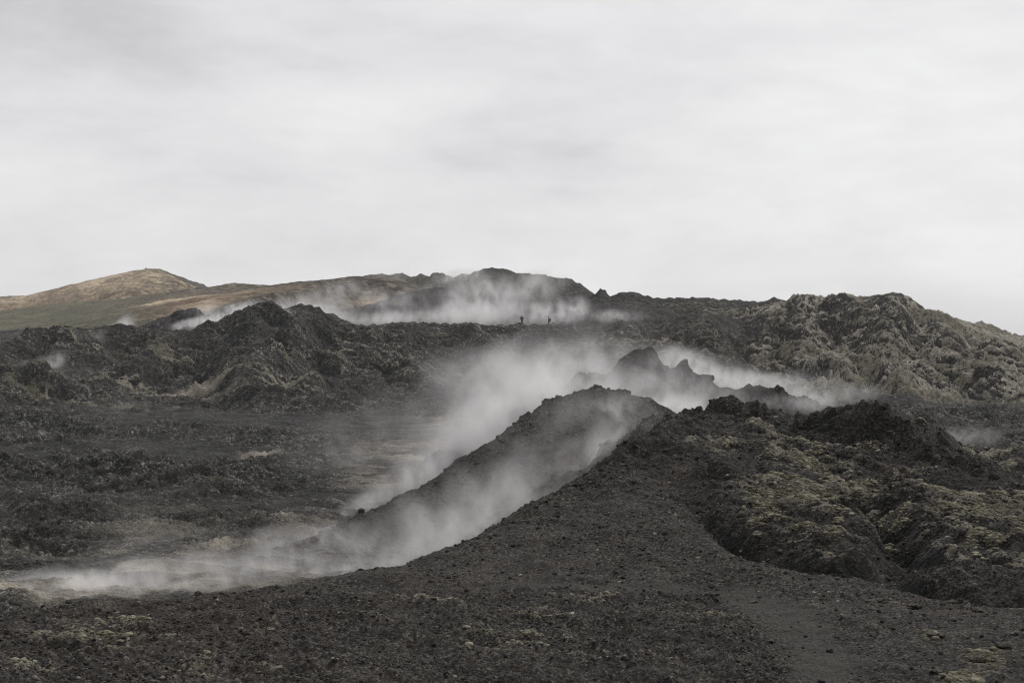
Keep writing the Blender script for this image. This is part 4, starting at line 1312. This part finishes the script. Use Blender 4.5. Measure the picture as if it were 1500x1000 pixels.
# px, py, distance, half width px, half height px, depth half-size m, optical depth, tilt degrees
PLUMES = [
    # thin rising wisps
    (790, 520, 150, 170, 50, 8, .8, 20), (930, 540, 140, 90, 40, 6, .4, 15),
    (610, 770, 85, 34, 60, 4, .9, 25), (745, 715, 86, 30, 55, 4, .5, 22), (690, 735, 86, 40, 70, 4, .7, 30), (300, 822, 84, 26, 40, 4, .7, 30), (210, 835, 84, 24, 34, 4, .6, 25), (400, 805, 88, 30, 44, 4, .6, 30),
    (700, 620, 124, 50, 90, 6, .8, 25), (820, 545, 128, 50, 50, 6, .8, 15), (880, 540, 128, 36, 50, 5, .7, 20), (735, 555, 150, 60, 55, 8, .6, 30),
    # valley behind the foreground crest
    (565, 822, 84, 150, 28, 6, 1.1, 22), (700, 772, 86, 130, 46, 6, 1.3, 28), (810, 712, 86, 110, 50, 5, .5, 30), (640, 780, 82, 260, 75, 6, .9, 28), (820, 640, 92, 170, 70, 5, .5, 25),
    (900, 650, 88, 110, 45, 6, .9, 20), (480, 850, 80, 150, 22, 5, 1.5, 12),
    # steaming ground at left
    (190, 855, 79, 290, 44, 6, 2.0, 5), (330, 845, 82, 200, 40, 5, 1.5, 8), (440, 815, 90, 160, 44, 6, 1.2, 14), (90, 868, 77, 190, 32, 5, 2.6, 4), (280, 825, 92, 320, 50, 8, 1.2, 6),
    # behind the cinder ridge
    (510, 758, 113, 90, 24, 7, 1.4, 30), (590, 712, 118, 120, 38, 8, 1.3, 34), (665, 660, 124, 110, 55, 8, 1.2, 30), (770, 592, 124, 85, 62, 7, 3.0, 12), (810, 555, 128, 120, 55, 8, 1.4, 0),
    (720, 625, 126, 120, 50, 8, 1.4, 15), (600, 650, 150, 220, 90, 14, .4, 10), (870, 590, 124, 90, 45, 6, 1.0, 0),
    (985, 607, 126, 95, 34, 6, 3.6, 0), (930, 580, 128, 110, 40, 6, .8, 0), (1060, 590, 130, 80, 36, 6, .9, 0), (1000, 560, 132, 130, 50, 6, .7, 0),
    (850, 560, 119, 60, 22, 3, .5, 10), (900, 600, 108, 60, 30, 3, .7, 10),
    # behind the spires
    (1080, 560, 178, 110, 26, 8, 2.6, -8), (1000, 528, 176, 70, 26, 8, 1.4, -10), (1170, 572, 180, 110, 34, 8, .9, 0), (850, 525, 200, 150, 42, 12, .9, 0), (740, 560, 230, 160, 70, 14, .8, 0), (1190, 590, 145, 90, 20, 6, .7, 0),
    # terrace behind the rim
    (300, 474, 382, 55, 13, 10, 4.0, 8), (345, 460, 388, 60, 18, 8, 2.0, 12), (300, 460, 395, 40, 20, 8, .7, 20), (420, 455, 390, 60, 22, 10, 1.5, 5), (470, 462, 400, 80, 22, 12, 1.9, 3), (540, 470, 410, 90, 14, 12, 1.3, 0),
    (480, 440, 430, 80, 24, 12, .8, 5), (620, 466, 410, 110, 18, 14, 1.9, 0), (700, 460, 420, 100, 26, 14, 2.0, 0), (790, 462, 410, 80, 22, 12, 3.2, 0), (700, 430, 440, 110, 34, 14, 1.0, 0), (780, 425, 450, 60, 34, 12, 1.5, 20),
    (650, 410, 520, 40, 14, 10, 1.5, 25), (690, 402, 540, 40, 12, 8, .8, 0), (590, 440, 440, 90, 24, 10, .6, 0), (835, 452, 415, 45, 22, 8, 1.1, 0), (905, 464, 405, 50, 14, 8, .8, 0),
    (600, 400, 560, 110, 14, 10, .35, 0), (505, 422, 560, 60, 16, 10, .5, 0),
    # single vents
    (400, 490, 320, 13, 26, 3, 5.0, 10), (410, 470, 322, 22, 18, 4, 2.6, 25), (168, 482, 334, 38, 9, 4, 1.6, 8), (182, 474, 338, 26, 13, 4, .9, 40), (52, 540, 278, 50, 18, 4, .45, 15), (105, 548, 280, 40, 15, 4, .4, 15), (70, 535, 282, 40, 18, 4, .6, 30),
    (1018, 470, 396, 22, 6, 5, 1.8, 0), (1415, 640, 100, 50, 20, 4, .8, 0), (1250, 575, 290, 60, 18, 6, .5, 0), (110, 510, 318, 60, 18, 6, .5, 30),
    (800, 520, 330, 50, 22, 8, .6, 60), 
]
for i, (px, py, d, w_, h_, dep, tau, tilt) in enumerate(PLUMES):
    x, y, z = P(px, py, d)
    rx, rz = 1.15 * w_ * d / F, 1.15 * h_ * d / F
    # optical depth through the middle = density * depth * mean of falloff and noise
    dens = 0.84 * tau / (dep * 0.42)
    small = max(min(rx, 8), rz) 
    ns = 1.0 / min(max(rz * 0.9, 0.5), 4.0)
    mt = steam_mat("steam_%02d" % i, dens, ns, 0.42, 0.66, (1.0, 1.0, 0.7))
    mt.cycles.volume_step_rate = 1.0
    ob = bpy.data.objects.new("steam", STEAM_ME.copy())
    ob.data.materials.append(mt)
    COL.objects.link(ob)
    ob.location = (x, y, z)
    ob.scale = (rx, dep, rz)
    ob.rotation_euler = (0, RAD(-tilt), 0)
    ob["kind"] = "stuff"
    ob["label"] = "white steam drifting over the dark lava"

# ------------------------------------------------------------------ thin haze over the whole land
def haze_box():
    x0, x1, y0, y1, z0, z1 = -6100.0, 6100.0, -6100.0, 6100.0, -15.0, 80.0
    v_ = np.array([(x, y, z) for z in (z0, z1) for y in (y0, y1) for x in (x0, x1)])
    f_ = np.array([(0, 2, 3, 1), (4, 5, 7, 6), (0, 1, 5, 4), (2, 6, 7, 3), (0, 4, 6, 2), (1, 3, 7, 5)])
    m_, nd, lk = new_mat("haze_air")
    pv = nd.new("ShaderNodeVolumePrincipled")
    pv.inputs["Color"].default_value = (0.93, 0.93, 0.95, 1)
    pv.inputs["Density"].default_value = 0.0001
    out = nd.new("ShaderNodeOutputMaterial")
    lk.new(pv.outputs[0], out.inputs["Volume"])
    o = build_mesh("haze", v_, f_, m_, smooth=False)
    o["kind"] = "stuff"


haze_box()
